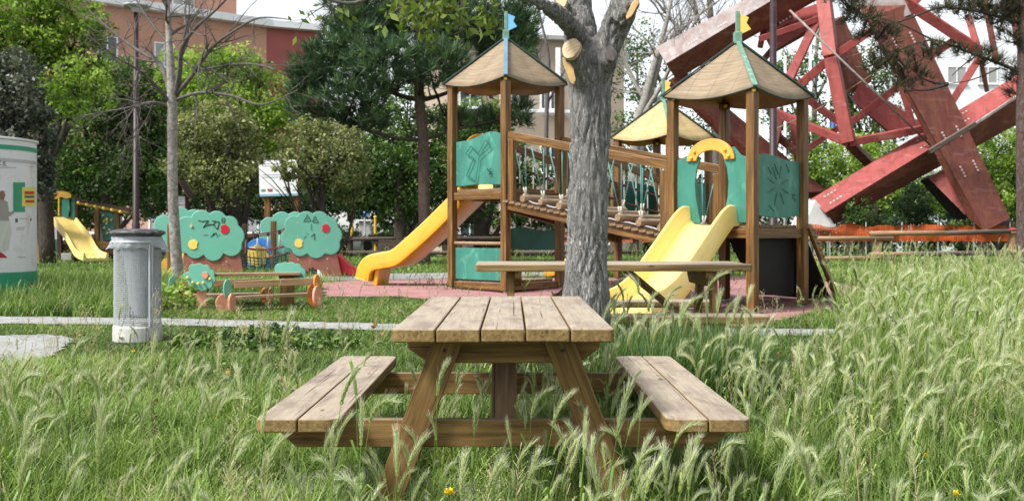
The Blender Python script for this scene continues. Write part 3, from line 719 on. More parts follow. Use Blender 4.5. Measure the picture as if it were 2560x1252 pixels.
# bridges
def bridge(a0, a1, b0, b1, z0, z1, logs, net):
    """a = near side from..to, b = far side from..to ; z deck heights"""
    a0, a1, b0, b1 = map(Vector, (a0, a1, b0, b1)); H = .70
    for p, q in ((a0, a1), (b0, b1)):
        d = (q-p).normalized()
        MB().beam(p+d*.05+Vector((0, 0, z0+H-.05)), q-d*.05+Vector((0, 0, z1+H-.05)), .05, .10).build('handrail', M['post'], cf, .006)
        MB().beam(p+d*.05+Vector((0, 0, z0-.23)), q-d*.05+Vector((0, 0, z1-.19)), .045, .09).build('bridge_beam', M['post'], cf, .005)
        MB().beam(p+d*.11+Vector((0, 0, z0-.22)), p+d*.11+Vector((0, 0, z0+H-.1)), .07, .09, up=d).build('bridge_post', M['post'], cf, .006)
        MB().beam(q-d*.10+Vector((0, 0, z1-.22)), q-d*.10+Vector((0, 0, z1+H-.1)), .07, .09, up=d).build('bridge_post', M['post'], cf, .006)
    n = 24; mb = MB()
    for i in range(n):
        t = (i+.5)/n; p = a0.lerp(a1, t); q = b0.lerp(b1, t); z = (z0-.165)*(1-t)+(z1-.13)*t; e = (q-p).normalized()*.06
        mb.beam(p-e+Vector((0, 0, z)), q+e+Vector((0, 0, z)), (a1-a0).length/n*.94, .03)
    mb.build('ramp_plank_deck', M['plank'], cf, .003)
    if logs:
        n = 8
        for i in range(n):
            t = (i+.8)/(n+.5); p = a0.lerp(a1, t); q = b0.lerp(b1, t); z = (z0-.095)*(1-t)+(z1-.06)*t; e = (q-p).normalized()*.05
            r_ = .045+random.uniform(-.003, .004); jz = Vector((0, 0, random.uniform(-.008, .008)))
            lg = MB().tube([p+e+Vector((0, 0, z))+jz, p+e*1.3+Vector((0, 0, z))+jz, q-e*1.3+Vector((0, 0, z)), q-e+Vector((0, 0, z))], [r_*.92, r_, r_, r_*.92], 12).build('log_step', M['log'], cf, .003)
            mb = MB(); mg = MB(); dd = (a1-a0).normalized()*.11
            for pp, s in ((p, 1), (q, -1)):
                zr = (z0+H-.1)*(1-t)+(z1+H-.1)*t
                for sg in (-1, 1):
                    hook = pp+e*2.2*s+Vector((0, 0, z+.05)); top = pp+dd*sg*.9+Vector((0, 0, zr)); low = hook+dd*sg*.08
                    mg.tube([top, low.lerp(top, .12)], .0075, 6); mb.tube([low.lerp(top, .14), low], .011, 6)
                mb.tube([pp+e*2.2*s+Vector((0, 0, z+.05))+Vector((.042*math.cos(k*.7854), 0, .042*math.sin(k*.7854)-.03)) for k in range(8)], .006, 5, closed=True)
            ro = mg.split('rope', M['rope_green'], lg, smooth=True); mb.split('rope_fitting', M['rope_white'], lg, smooth=True)
        mb = MB()
        for p, q in ((a0, a1), (b0, b1)):
            e = (b0-a0).normalized()*(.12 if p is a0 else -.12); ps = []
            for i in range(30):
                t = i/29; z = (z0-.095)*(1-t)+(z1-.06)*t-.02-.02*abs(math.sin(t*math.pi*9.5)); v = p.lerp(q, t)+e; ps.append(Vector((v.x, v.y, z)))
            mb.tube(ps, .008, 5)
        mb.split('chain', M['steel'], cf, smooth=True)
    if net:
        for p, q in ((a0, a1), (b0, b1)):
            mb = MB(); mw = MB(); mk = MB()
            for hz in (.18, .42):
                ps = []
                for i in range(21):
                    t = i/20; zz = (z0*(1-t)+z1*t)+hz-.05*math.sin(math.pi*t); v = p.lerp(q, t); ps.append(Vector((v.x, v.y, zz)))
                mb.tube(ps, .010, 5)
            for i in range(1, 9):
                t = i/9; v = p.lerp(q, t); zb = z0*(1-t)+z1*t
                mw.tube([Vector((v.x, v.y, zb-.1)), Vector((v.x, v.y, zb+H-.1))], .0095, 6)
                for hz in (.18, .42): mk.ball((v.x, v.y, zb+hz-.05*math.sin(math.pi*t)), .022, 6)
            mb.split('net_rope', M['rope_red'], cf, smooth=True); mw.split('net_upright', M['rope_white'], cf, smooth=True); mk.split('net_knot', M['black'], cf)
bridge(T1['F'], T2['L'], T1['R'], T2['B'], 1.63, 1.15, True, False)
bridge(T1['R'], T3['F'], T1['B'], T3['L'], 1.63, 1.15, False, True)
bpy.context.view_layer.update()

# ------------------------------------------------------------------ litter bin
bc = G(344, 850); bc = Vector(((344-1280)*8.7/F, 8.7, gz(8.7)))
tb = empty('litter_bin', bc, 'grey wire mesh litter bin with black lid and white bag, beside the concrete path', 'litter bin')
mb = MB(); r0 = .185
for k in range(66):
    a = 2*math.pi*k/66; mb.tube([bc+Vector((r0*math.cos(a), r0*math.sin(a), .13)), bc+Vector((r0*math.cos(a), r0*math.sin(a), .80))], .0018, 3, cap=False)
for j in range(42):
    z = .14+j*.0158; mb.tube([bc+Vector((r0*1.008*math.cos(2*math.pi*k/32), r0*1.008*math.sin(2*math.pi*k/32), z)) for k in range(32)], .0026, 3, closed=True)
mb.build('wire_cage', M['steel'], tb)
MB().lathe(bc, [(.0, 0), (.19, 0), (.196, .01), (.196, .12), (.185, .14), (.175, .14), (.0, .13)], 40).build('base_ring', m_paint('pale_concrete_base', (.46, .46, .43), .15, .8, wear=(.25, .25, .23)), tb, smooth=False)
lid = MB().lathe(bc, [(.0, .93), (.14, .928), (.208, .915), (.222, .90), (.222, .888), (.205, .88), (.19, .868), (.17, .862)], 40); 
lo = lid.build('lid', m_paint('dark_grey_lid', (.045, .045, .048), .4, .45, wear=(.3, .3, .3), wearamt=.6), tb, smooth=True); 
MB().lathe(bc, [(.195, .81), (.205, .81), (.205, .83), (.195, .83), (.195, .81)], 40).build('rim', M['steel'], tb, smooth=True)
t = NT('translucent_bag'); b = t.bsdf((.46, .48, .52), .3, .5, t.bump(t.noise(t.attr('gc'), 25, 5), .5, .02)); tr_ = t.n('BsdfTranslucent', {'Color': (.5, .52, .56, 1)}); tp = t.n('BsdfTransparent')
M['bag'] = t.fin(t.n('MixShader', {0: .18, 1: t.n('MixShader', {0: .3, 1: b.outputs[0], 2: tr_.outputs[0]}).outputs[0], 2: tp.outputs[0]}))
mb = MB(); vs = []; fs = []; n = 64
prof = [(.192, .865), (.196, .85), (.199, .83), (.202, .805), (.201, .785), (.197, .775)]
for i, (rr, z) in enumerate(prof):
    for k in range(n):
        a = 2*math.pi*k/n; wv = noise.noise(Vector((math.cos(a)*4, math.sin(a)*4, z*12)))
        flare = .045*max(0, math.cos(a-math.pi))**40*(i > 1)+.05*max(0, math.cos(a+.1))**40*(i > 1)
        vs.append(bc+Vector(((rr+wv*.018+flare*i/3)*math.cos(a), (rr+wv*.014)*math.sin(a), z-(.008+.03*noise.noise(Vector((a*3, 0, 3))))*(i/5)*(1+flare*12))))
for i in range(len(prof)-1):
    for k in range(n): fs.append((i*n+k, i*n+(k+1) % n, (i+1)*n+(k+1) % n, (i+1)*n+k))
mb.add(vs, fs)
vs = []; fs = []
for i in range(12):
    z = .86-.64*i/11
    for k in range(n):
        a = 2*math.pi*k/n; sh = .012+.052*(i/11)**.7; rr = .172-sh+.016*noise.noise(Vector((math.cos(a)*3, math.sin(a)*3, z*5))); vs.append(bc+Vector((sh+rr*math.cos(a), rr*math.sin(a), z)))
for i in range(11):
    for k in range(n): fs.append((i*n+k, i*n+(k+1) % n, (i+1)*n+(k+1) % n, (i+1)*n+k))
mb.add(vs, fs); mb.build('bin_bag', M['bag'], tb, smooth=True)
mb = MB(); 
for a in (-.62, -.75): mb.beam(bc+Vector((.196*math.cos(a), .196*math.sin(a), .13)), bc+Vector((.196*math.cos(a), .196*math.sin(a), .82)), .014, .008)
mb.split('hinge_bar', M['steel'], tb)

# ------------------------------------------------------------------ advertising column
YC = 12.7; cc = Vector(((-72-1280)*YC/F, YC, gz(YC)-.02)); CR = .725
ac = empty('advertising_column', cc, 'white round advertising column with green bands and a clothing poster', 'advertising column')
zt = CH+(HY-348)*YC/F-cc.z
MB().lathe(cc, [(.0, 0), (CR+.01, 0), (CR+.01, .02), (CR, .03), (CR, zt-.04), (CR+.02, zt-.03), (CR+.02, zt-.01), (CR-.05, zt), (0, zt+.01)], 64).build('drum', m_paint('dirty_white_enamel', (.66, .67, .70), .07, .45, wear=(.42, .38, .33), wearamt=.5, scale=3, streak=True), ac, smooth=False)
def cylpatch(x0, x1, y0, y1, mat, name, off=.004, pts=None):
    def ang(px):
        lo, hi = -1.2, 1.93
        for _ in range(40):
            m = (lo+hi)/2
            if 1280+(cc.x+CR*math.sin(m))*F/(YC-CR*math.cos(m)) < px: lo = m
            else: hi = m
        return lo
    if pts is None: pts = [(x0, y0), (x1, y0), (x1, y1), (x0, y1)]
    n = 10; mb = MB(); vs = []; fs = []
    ymin = min(p[1] for p in pts); 
    if len(pts) == 4 and pts[0][1] == pts[1][1]:
        for i in range(n+1):
            a = ang(x0+(x1-x0)*i/n); yy = YC-(CR+off)*math.cos(a)
            for y in (y0, y1): vs.append((cc.x+(CR+off)*math.sin(a), yy, CH-(y-HY)*yy/F))
        for i in range(n): fs.append((2*i, 2*i+2, 2*i+3, 2*i+1))
    else:
        for (x, y) in pts:
            a = ang(x); vs.append((cc.x+(CR+off)*math.sin(a), YC-(CR+off)*math.cos(a), CH-(y-HY)*(YC-CR*math.cos(a))/F))
        fs = [tuple(range(len(pts)))]
    return mb.add(vs, fs).build(name, mat, ac)
M['adgreen'] = m_paint('advert_green', (.02, .27, .15), .1, .4)
def band(z0, z1, mat, name):
    MB().lathe(cc, [(CR+.004, z0), (CR+.004, z1)], 64).build(name, mat, ac, smooth=True)
band(zt-.155, zt-.10, M['adgreen'], 'green_band'); band(.03, .33, M['adgreen'], 'green_band'); band(zt-.30, zt-.26, m_paint('grey_print', (.4, .41, .43), .1), 'grey_band')
band(zt-.04, zt-.015, M['adgreen'], 'green_band')
ink = m_paint('poster_ink', (.08, .08, .09), .1); ph = m_paint('skin_print', (.22, .12, .08), .1); jk = m_paint('grey_jacket_print', (.28, .27, .25), .1); tw = m_paint('pale_trouser_print', (.5, .53, .48), .05); rs_ = m_paint('red_shoe_print', (.35, .02, .03), .1)
cylpatch(33, 62, 456, 530, M['adgreen'], 'poster_block')
cylpatch(54, 88, 468, 516, m_paint('sticker_yellow', (.65, .6, .12), .1), 'sticker', .006)
cylpatch(60, 84, 478, 486, M['red'], 'sticker_print', .008); cylpatch(60, 84, 489, 495, ink, 'sticker_print', .008); cylpatch(62, 84, 500, 507, M['red'], 'sticker_print', .008)
cylpatch(0, 0, 0, 0, tw, 'poster_figure', .005, [(-4, 548), (22, 545), (28, 580), (20, 624), (10, 630), (8, 622), (12, 592), (4, 630), (-12, 632)])
cylpatch(0, 0, 0, 0, jk, 'poster_figure', .006, [(-6, 502), (6, 498), (18, 505), (22, 530), (34, 528), (34, 534), (20, 542), (22, 552), (-6, 552)])
cylpatch(0, 0, 0, 0, ph, 'poster_figure', .006, [(-2, 480), (4, 476), (10, 478), (13, 488), (9, 500), (2, 502), (-2, 496)])
cylpatch(0, 0, 0, 0, rs_, 'poster_figure', .006, [(-14, 634), (2, 630), (12, 638), (18, 644), (-10, 645)]); cylpatch(0, 0, 0, 0, rs_, 'poster_figure', .007, [(6, 624), (16, 624), (24, 634), (12, 638)])
cylpatch(38, 44, 546, 556, ink, 'poster_logo'); cylpatch(75, 78, 545, 552, ink, 'poster_logo')
for (x0, x1, y) in ((40, 62, 568), (40, 60, 573), (48, 66, 546), (42, 64, 642), (-30, 40, 418), (66, 70, 415), (72, 84, 416)):
    cylpatch(x0, x1, y, y+1.4, jk, 'small_print')
def text(s, size, loc, mat, parent, name, rz=0, ext=.001, align='CENTER'):
    cu = bpy.data.curves.new(name, 'FONT'); cu.body = s; cu.size = size; cu.extrude = ext; cu.align_x = align
    o = bpy.data.objects.new(name, cu); COL.objects.link(o); o.rotation_euler = (R(90), 0, rz); 
    dg = bpy.context.evaluated_depsgraph_get(); dg.update(); me = bpy.data.meshes.new_from_object(o.evaluated_get(dg)); bpy.data.objects.remove(o)
    o = bpy.data.objects.new(name, me); COL.objects.link(o); me.materials.append(mat); a = me.attributes.new('gc', 'FLOAT_VECTOR', 'POINT')
    o.rotation_euler = (R(90), 0, rz); o.parent = parent; o.location = Vector(loc)-wloc(parent); return o
a = 0.0
for _i in range(190):
    if 1280+(cc.x+CR*math.sin(a))*F/(YC-CR*math.cos(a)) < 4: a += .01
text('K E.', .075, (cc.x+(CR+.012)*math.sin(a), YC-(CR+.012)*math.cos(a), CH-(412-HY)*(YC-.6)/F), ink, ac, 'poster_lettering', rz=a)

# ------------------------------------------------------------------ toddler table with tree shaped ends
YT = 11.3
tt = empty('toddler_table', G(620, 770), 'low toddler table and benches with painted tree shaped ends, in the short grass', 'childrens table')
def discside(name, cx, cy, rx, ry, Y, mat, yaw=60, th=.03):
    c = P(cx, cy, Y); d = Vector((math.cos(R(yaw)), math.sin(R(yaw)), 0)); n = Vector((d.y, -d.x, 0))
    k = Y/F/max(.3, math.cos(R(yaw)))
    ps = [c+d*rx*k*math.cos(t)+Vector((0, 0, ry*Y/F*math.sin(t))) for t in [i*2*math.pi/26 for i in range(26)]]
    return MB().prism(ps, n*-th).build(name, mat, tt, .004)
cs = [(470, 690, 11), (483, 672, 12), (497, 670, 12), (513, 674, 12), (525, 685, 11), (529, 699, 10), (521, 712, 10), (507, 717, 11), (494, 714, 10), (480, 705, 11), (500, 693, 20)]
flat('tree_end', [(492, 712), (513, 712), (516, 765), (490, 765)], 11.25, .03, M['pink'], tt, .004)
te = flat('tree_crown_board', scallop(500, 693, cs), 11.2, .035, M['mint'], tt, .006)
flat('apple', circ(512, 688, 8, ry=9), 11.18, .03, M['pink'], te, .003)
mb = MB()
for x, y in ((469, 694), (482, 706), (495, 709), (508, 707), (525, 697)): mb.ball(P(x, y, 11.18), .016, 8)
mb.split('bolt_cap', M['yellow'], te, smooth=True)
cs = [(700, 672, 14), (712, 667, 12), (728, 668, 13), (742, 672, 13), (752, 682, 12), (755, 695, 10), (720, 685, 25)]
flat('tree_crown_board', scallop(722, 684, cs), 11.75, .035, M['mint'], tt, .006)
for k in range(3): MB().beam(P(520, 687, 11.3+k*.17), P(752, 683.5, 11.45+k*.17), .15, .03).build('table_board', M['rail'], tt, .004)
MB().beam(P(718, 765, 11.6), P(718, 690, 11.6), .14, .1).build('table_leg', M['table_under'], tt, .004)
MB().beam(P(585, 712, 11.0), P(792, 702, 11.15), .035, .075).build('backrest', M['rail'], tt, .005)
MB().beam(P(588, 744, 11.1), P(780, 735, 11.25), .16, .03).build('seat', M['rail'], tt, .005)
MB().beam(P(443, 712, 11.9), P(655, 703, 12.05), .035, .075).build('backrest', M['rail'], tt, .005)
MB().beam(P(450, 739, 11.8), P(660, 735, 11.95), .16, .03).build('seat', M['rail'], tt, .005)
discside('bench_end', 562, 758, 20, 24, 11.08, M['pink'], 25); discside('bench_end', 582, 757, 6, 24, 10.95, M['pink'], 60); discside('bench_end_crown', 570, 722, 9, 24, 11.0, M['mint'], 35)
discside('bench_end', 787, 737, 17, 30, 11.2, M['orange'], 25); discside('bench_end', 796, 740, 8, 26, 11.1, M['pink'], 60); discside('bench_end_crown', 794, 704, 6, 18, 11.12, M['orange'], 50)
discside('bench_end', 446, 745, 20, 26, 11.75, M['pink'], 20); discside('bench_end_crown', 432, 715, 9, 25, 11.7, M['mint'], 30); discside('bench_end', 668, 740, 12, 22, 11.9, M['orange'], 50)

# ------------------------------------------------------------------ playhouse with tree shaped panels
YP = 17.3
pg = empty('tree_playhouse', G(650, 695), 'toddler play unit with two big mint green tree shaped panels joined by a rope net', 'playhouse')
def treepanel(cs, cxy, trunk, Y, front=True):
    if trunk: flat('trunk_board', trunk, Y+.03, .03, M['brown'], pg, .006)
    c = flat('crown_board', scallop(*cxy, cs), Y, .04, M['mint'], pg, .012, seg=1)
    flat('crown_board_lit_rim', scallop(cxy[0]-.9, cxy[1]-1.2, cs), Y+.042, .02, M['mint_lit_edge'], c)  # pale copy shifted up and left, painting the light along the rim
    return c
back1 = treepanel([(410, 562, 25), (450, 545, 27), (485, 545, 22), (410, 600, 25), (450, 590, 45)], (440, 580), None, YP+1.1)
back2 = treepanel([(673, 566, 23), (704, 554, 25), (738, 551, 22), (672, 612, 22), (660, 590, 12), (700, 600, 40)], (695, 585), None, YP+1.1)
c1 = treepanel([(468, 575, 34), (503, 551, 26), (541, 552, 25), (573, 562, 22), (583, 590, 28), (578, 614, 27), (533, 627, 26), (488, 622, 25), (462, 605, 28), (520, 590, 45)], (520, 590), [(463, 620), (597, 620), (612, 702), (443, 702)], YP)
c2 = treepanel([(735, 563, 24), (765, 552, 24), (798, 552, 24), (824, 562, 20), (830, 588, 25), (826, 613, 24), (790, 620, 26), (750, 618, 23), (728, 597, 26), (780, 585, 45)], (780, 588), [(728, 620), (838, 618), (856, 697), (712, 697)], YP)
YG = YP-.006
flat('apple', circ(483, 611, 12.5, bite=.15), YP-.012, .012, M['yellow'], c1, .003); flat('apple', circ(561, 573, 11.5, bite=math.pi), YP-.012, .012, M['red'], c1, .003)
flat('apple', circ(747, 608, 11, bite=.15), YP-.012, .012, M['yellow'], c2, .003); flat('apple', circ(814, 571, 10.5, bite=math.pi), YP-.012, .012, M['red'], c2, .003)
flat('knob', circ(477.5, 565, 3.5), YP-.02, .02, M['paleedge'], c1)
def z2(l): return [(380+x/6.26, 500+y/6.26) for x, y in l]
def z3(l): return [(600+x/5.69, 500+y/5.69) for x, y in l]
mb = MB()
for l, w in (([(720, 318), (780, 335), (885, 325), (800, 432)], 2.0), ([(800, 432), (850, 400), (960, 380), (870, 385)], 1.6), ([(940, 325), (1055, 345), (1022, 460), (960, 385), (1000, 335)], 2.0), ([(1090, 285), (1140, 285), (1135, 355), (1095, 355), (1090, 285)], 1.2), ([(1092, 320), (1138, 320)], 1.1), ([(800, 550), (880, 542)], .9), ([(915, 585), (970, 515), (950, 562), (1000, 510), (1022, 582)], 1.2), ([(1048, 530), (1046, 565)], 1.0)):
    stroke(mb, z2(l), w, YG)
mb.build('graffiti', M['black'], c1)
mb = MB()
for l, w in (([(960, 212), (908, 305), (1008, 297), (960, 212)], 1.3), ([(935, 262), (985, 262)], 1), ([(1067, 230), (1030, 313), (1120, 325), (1067, 230)], 1.3), ([(1045, 285), (1095, 290)], 1), ([(1015, 340), (1018, 370), (1008, 410), (1030, 440)], .9), ([(945, 470), (968, 498)], 1), ([(1062, 572), (1060, 478), (1012, 520)], 1.5), ([(903, 550), (942, 512)], .9)):
    stroke(mb, z3(l), w, YG)
mb.build('graffiti', M['black'], c2)
mb = MB()
for x, y in ((478, 558), (478, 594), (480, 632), (481, 656), (565, 558), (565, 593), (566, 631), (566, 654)): mb.tube([P(x, y, YP-.004), P(x, y, YP+.01)], .012, 8)
mb.split('screw_cap', M['paleedge'], c1)
mb = MB()
for x, y in ((744, 557), (744, 591), (745, 627), (745, 649), (816, 557), (816, 591), (817, 626), (818, 647), (818, 671)): mb.tube([P(x, y, YP-.004), P(x, y, YP+.01)], .012, 8)
mb.split('screw_cap', M['paleedge'], c2)
door = flat('crawl_opening', [(764, 697)]+[(785-21*math.cos(t), 697-25*math.sin(t)) for t in [i*math.pi/14 for i in range(15)]]+[(806, 697)], YP+.018, .012, M['black'], pg)
for x, y, r in ((765, 680, 3.6), (774, 673, 2.8), (781, 669.5, 2.1)): flat('paw_print', circ(x, y, r, 12), YP+.02, .01, M['black'], pg)
flat('door_edge', [(793, 696)]+[(793+13*math.sin(t), 696-22*math.cos(t)) for t in [i*math.pi/16 for i in range(9)]], YP+.012, .01, M['white'], pg)
sl = flat('slide_side', [(834, 628), (850, 643), (868, 661), (886, 669), (899, 676), (906, 688), (906, 694), (853, 694)], YP+.15, .05, M['red'], pg, .008)
flat('slide_side', [(838, 634), (850, 646), (868, 664), (886, 671), (899, 678), (906, 690), (853, 694)], YP+.75, .04, M['red'], pg, .008)
MB().prism([P(840, 636, YP+.2), P(868, 666, YP+.2), P(904, 690, YP+.2), P(904, 694, YP+.2), P(853, 682, YP+.2)], (0, .55, 0)).build('slide_bed', M['red'], pg)
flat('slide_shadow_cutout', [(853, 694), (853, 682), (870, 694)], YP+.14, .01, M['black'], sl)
for x, y, r in ((877, 691, 3.6), (868, 686, 2.8), (863, 681, 2.0)): flat('paw_print', circ(x, y, r, 12), YP+.135, .015, M['black'], sl)
bl = flat('wheel_panel', circ(650, 636, 41), YP+1.0, .03, M['blue'], pg, .006); flat('wheel_panel_centre', scallop(643, 640, [(643+20*math.cos(t), 640+20*math.sin(t), 9) for t in [i*.785 for i in range(8)]]+[(643, 640, 24)]), YP+.97, .03, M['yellow'], bl, .004)
for x, y0, y1 in ((684, 552, 640), (426, 560, 690)): MB().beam(P(x, y1+50, YP+.9), P(x, y0, YP+.9), .09, .09).build('post', M['post'], pg, .01)
MB().beam(P(612, 700, YP+.8), P(612, 560, YP+.8), .08, .08).build('post', M['post_dark'], pg, .01)
mb = MB()
for ya, yb, sag, Y in ((588, 570, 4, YP+.15), (618, 612, 8, YP+.15), (640, 630, 10, YP+.15), (592, 575, 4, YP+.7), (620, 615, 8, YP+.7)):
    mb.tube([P(604+(720-604)*i/14, ya+(yb-ya)*i/14+sag*math.sin(math.pi*i/14), Y) for i in range(15)], .011, 6)
mb.split('net_rope', M['rope_red'], pg, smooth=True)
mb = MB()
for i, x in enumerate((614, 644, 670, 699)):
    for Y in (YP+.15,): mb.tube([P(x, 590-i*4+4, Y), P(x-1, 632-i*2, Y)], .013, 6)
mb.split('net_upright', M['rope_white'], pg, smooth=True)
mb = MB()
for i, x in enumerate((614, 644, 670, 699)): mb.tube([P(x, 585-i*4+4, YP+.15), P(x, 594-i*4+4, YP+.15)], .022, 8)
mb.split('net_clamp', M['black'], pg)
mb = MB()
for i in range(12):
    x = 604+i*9.8; ps = [P(x, 632-i*.8, YP+.15), P(x+3, 662+8*math.sin(i/11*math.pi), YP+.3), P(x+4, 672+4*math.sin(i/11*math.pi), YP+.45), P(x+2, 640, YP+.7)]
    mb.tube(ps, .007, 5)
for k in range(5):
    mb.tube([P(604+116*i/12, 640+k*7+10*math.sin(math.pi*i/12)-i*.6, YP+.15+k*.08) for i in range(13)], .007, 5)
mb.build('net', m_paint('teal_rope', (.03, .16, .18), .2), pg, smooth=True)
flat('slide_side', [(408, 692), (440, 650), (470, 618), (476, 624), (450, 662), (430, 694)], YP+.5, .05, M['yellow'], pg, .01)
flat('slide_side', [(398, 664), (430, 616), (462, 616), (460, 632), (430, 650), (420, 692), (400, 692)], YP+1.0, .05, M['ochre'], pg, .01)
flat('hole_panel', circ(408, 634, 6, 14), YP+.98, .02, M['black'], pg)

# ------------------------------------------------------------------ small climbing frame, far left
YL = 26.0
sf = empty('small_climbing_frame', G(190, 650), 'small green and brown climbing frame with pale yellow slide, behind the advertising column', 'climbing frame')
def pb(name, a, b, w, h, mat, Ya=YL, Yb=None, up=(0, 0, 1), bev=.008): return MB().beam(P(*a, Ya), P(*b, Yb or Ya), w, h, up).build(name, mat, sf, bev)
pb('climbing_post', (101, 660), (101, 489), .17, .05, M['rail']); 
mb = MB()
for x, y in ((98, 508), (104, 530), (98, 552), (103, 575), (98, 600), (102, 625)): mb.ball(P(x, y, YL-.04), .035, 6)
mb.split('climbing_hold', M['paleedge'], sf)
for x, y0, y1 in ((114, 655, 485), (191, 655, 488), (150, 655, 520), (243, 650, 522), (294, 650, 530), (338, 650, 526)): pb('post', (x, y0), (x, y1), .11, .11, M['post'] if x > 200 else M['post_dark'])
flat('panel', [(118, 547), (118, 492), (132, 490), (130, 515), (133, 547)], YL-.08, .03, M['green'], sf, .01)
flat('panel', [(152, 545), (154, 500), (164, 492), (172, 496), (175, 520), (170, 545)], YL-.1, .03, M['green'], sf, .01)
flat('panel', [(175, 545), (178, 500), (187, 490), (187, 548)], YL-.06, .03, M['green'], sf, .01)
flat('arch', [(128, 494)]+[(153-25*math.cos(t), 490-12*math.sin(t)) for t in [i*math.pi/10 for i in range(11)]]+[(178, 494), (166, 497), (153, 493), (138, 498)], YL-.12, .03, M['ochre'], sf, .01)
flat('handle_pole', [(145, 494), (148, 494), (148, 540), (145, 540)], YL-.13, .03, M['gold'], sf)
mb = MB(); st = P(150, 545, YL-.2); en = P(237, 650, YL-1.6); 
def chute(name, top, bot, w, wall, mat):
    pts = [top.lerp(bot, t) for t in (0, .25, .5, .75, 1)]; pts[0].z += .05; pts[1].z += .02; pts[3].z -= .12; pts[4].z += .02
    ps, _ = smooth_path(pts, [0]*5, 4); d = (bot-top); d.z = 0; d.normalize(); sd = Vector((d.y, -d.x, 0)); mb = MB(); vs = []; fs = []
    sec = [(-w/2-.03, wall), (-w/2, wall), (-w/2+.03, .02), (w/2-.03, .02), (w/2, wall), (w/2+.03, wall), (w/2+.04, -.03), (-w/2-.04, -.03)]; m = len(sec)
    for p in ps:
        for a, h in sec: vs.append(p+sd*a+Vector((0, 0, h)))
    for i in range(len(ps)-1):
        for k in range(m): fs.append((i*m+k, i*m+(k+1) % m, (i+1)*m+(k+1) % m, (i+1)*m+k))
    fs += [tuple(range(m)), tuple((len(ps)-1)*m+k for k in range(m-1, -1, -1))]
    return mb.add(vs, fs).build(name, mat, sf, .01)
chute('slide', P(153, 550, YL-.15), P(240, 650, YL-1.2), .55, .14, M['slide'])
for dY in (-.3, .3): pb('ladder_rail', (190, 500), (345, 529), .06, .08, M['post_dark'], YL+dY, YL+dY)
for i in range(6):
    x = 204+i*21; y = 506+i*4.4; MB().tube([P(x-9, y+1, YL-.35), P(x+11, y+4.5, YL+.35)], .038, 8).build('ladder_rung', M['yellow'], sf, smooth=True)
pl_ = flat('climbing_wall', [(246, 529), (292, 534), (284, 600), (258, 600)], YL+.1, .04, M['green'], sf, .01)
mb = MB()
for x, y in ((261, 570), (268, 583), (257, 538), (278, 550), (274, 575)): mb.ball(P(x, y, YL+.08), .04, 6)
mb.split('climbing_hold', M['paleedge'], pl_)
mb = MB()
for l in ([(262, 549), (268, 560)], [(268, 545), (264, 556)], [(259, 553), (270, 552)]): stroke(mb, l, 4, YL+.06, .03)
mb.build('star_hold', M['yellow'], pl_)
flat('panel', [(121, 598), (150, 598), (150, 642), (121, 642)], YL-.05, .03, M['green_dk'], sf); flat('panel', [(241, 603), (290, 606), (290, 622), (241, 618)], YL-.5, .04, M['post'], sf)
flat('panel', [(241, 622), (290, 626), (290, 636), (241, 634)], YL-.5, .04, M['post_dark'], sf); flat('panel', [(154, 610), (190, 610), (190, 640), (154, 640)], YL+.2, .03, M['post_dark'], sf)
MB().box(P(172, 641, YL+.0), (.26, .3, .17)).build('step_block', M['concrete'], sf, .01)

exec_later = []
# ------------------------------------------------------------------ lamp posts
def lamp(px, Y, wb, ybase, ytop, label, head):
    b = Vector(((px-1280)*Y/F, Y, gz(Y))); lp = empty('street_lamp', b, label, 'street lamp', 'maroon lamp posts')
    top = CH-(ytop-HY)*Y/F
    MB().tube([b, b+Vector((0, 0, .9)), b+Vector((0, 0, .92)), Vector((b.x, b.y, top))], [wb*.62, wb*.62, wb*.5, wb*.38], 16).build('pole', M['purple'], lp, smooth=True)
    if head:
        t_ = Vector((b.x, b.y, top))
        MB().tube([t_+Vector((0, 0, -.05)), t_+Vector((0, 0, .08))], [.06, .1], 12).build('collar', M['steel'], lp)
        MB().lathe(t_, [(0, .13), (.12, .12), (.22, .09), (.24, .06), (.2, .045), (0, .045)], 24).build('lamp_head', M['steel'], lp, smooth=True)
    return lp
lamp(340, 19, .115, 620, 25, 'maroon lamp post with flat disc lamp, left of the bare young tree', True)
lamp(1933, 19.5, .155, 620, -60, 'maroon lamp post rising behind the right hand roofed tower', True)

# ------------------------------------------------------------------ red steel sculpture
YS = 32.0
def m_rust(name, base, rust, grey, ga=.4):
    t = NT(name); g = t.n('TexCoord').outputs['Object']
    n1 = t.noise(g, .8, 7, .65, .6); n2 = t.noise(t.mapp(g, (3, 3, .7)), 1.2, 6, .65, 1.0); n3 = t.noise(t.mapp(g, (.6, 2, 5)), 1.6, 6, .7)
    c = t.ramp(n1, [(.3, tuple(x*.72 for x in base)), (.7, tuple(min(1, x*1.2) for x in base))])
    c = t.mix(t.gray(n2, .46, .66, 0, .65), c, rust); c = t.mix(t.gray(t.noise(t.mapp(g, (4, 4, 1)), .9, 5, .7, 1.5), .55, .62, 0, .5), c, tuple(x*.45 for x in base)); c = t.mix(t.gray(n3, .56, .7, 0, ga), c, grey)
    return t.fin(t.bsdf(c, .6, .3, t.bump(n3, .2, .03)))
M['rivet'] = m_paint('pale_rivet_paint', (.50, .36, .34), .1)
M['steelred'] = m_rust('lit_red_steel', (.31, .065, .06), (.19, .042, .028), (.42, .25, .23))  # paler red, the lit look of upper faces put into the colour
M['steeldark'] = m_rust('shaded_rusty_red_steel', (.135, .038, .03), (.22, .085, .04), (.26, .15, .13), .5)  # darker copy carrying the shade of lower faces as well as rust
M['concrete_w'] = m_paint('whitewashed_concrete', (.55, .54, .52), .1, .8, wear=(.4, .38, .36), scale=1.5)
M['steelgrey'] = m_rust('peeling_grey_steel', (.30, .26, .25), (.20, .10, .09), (.40, .38, .37), .7)
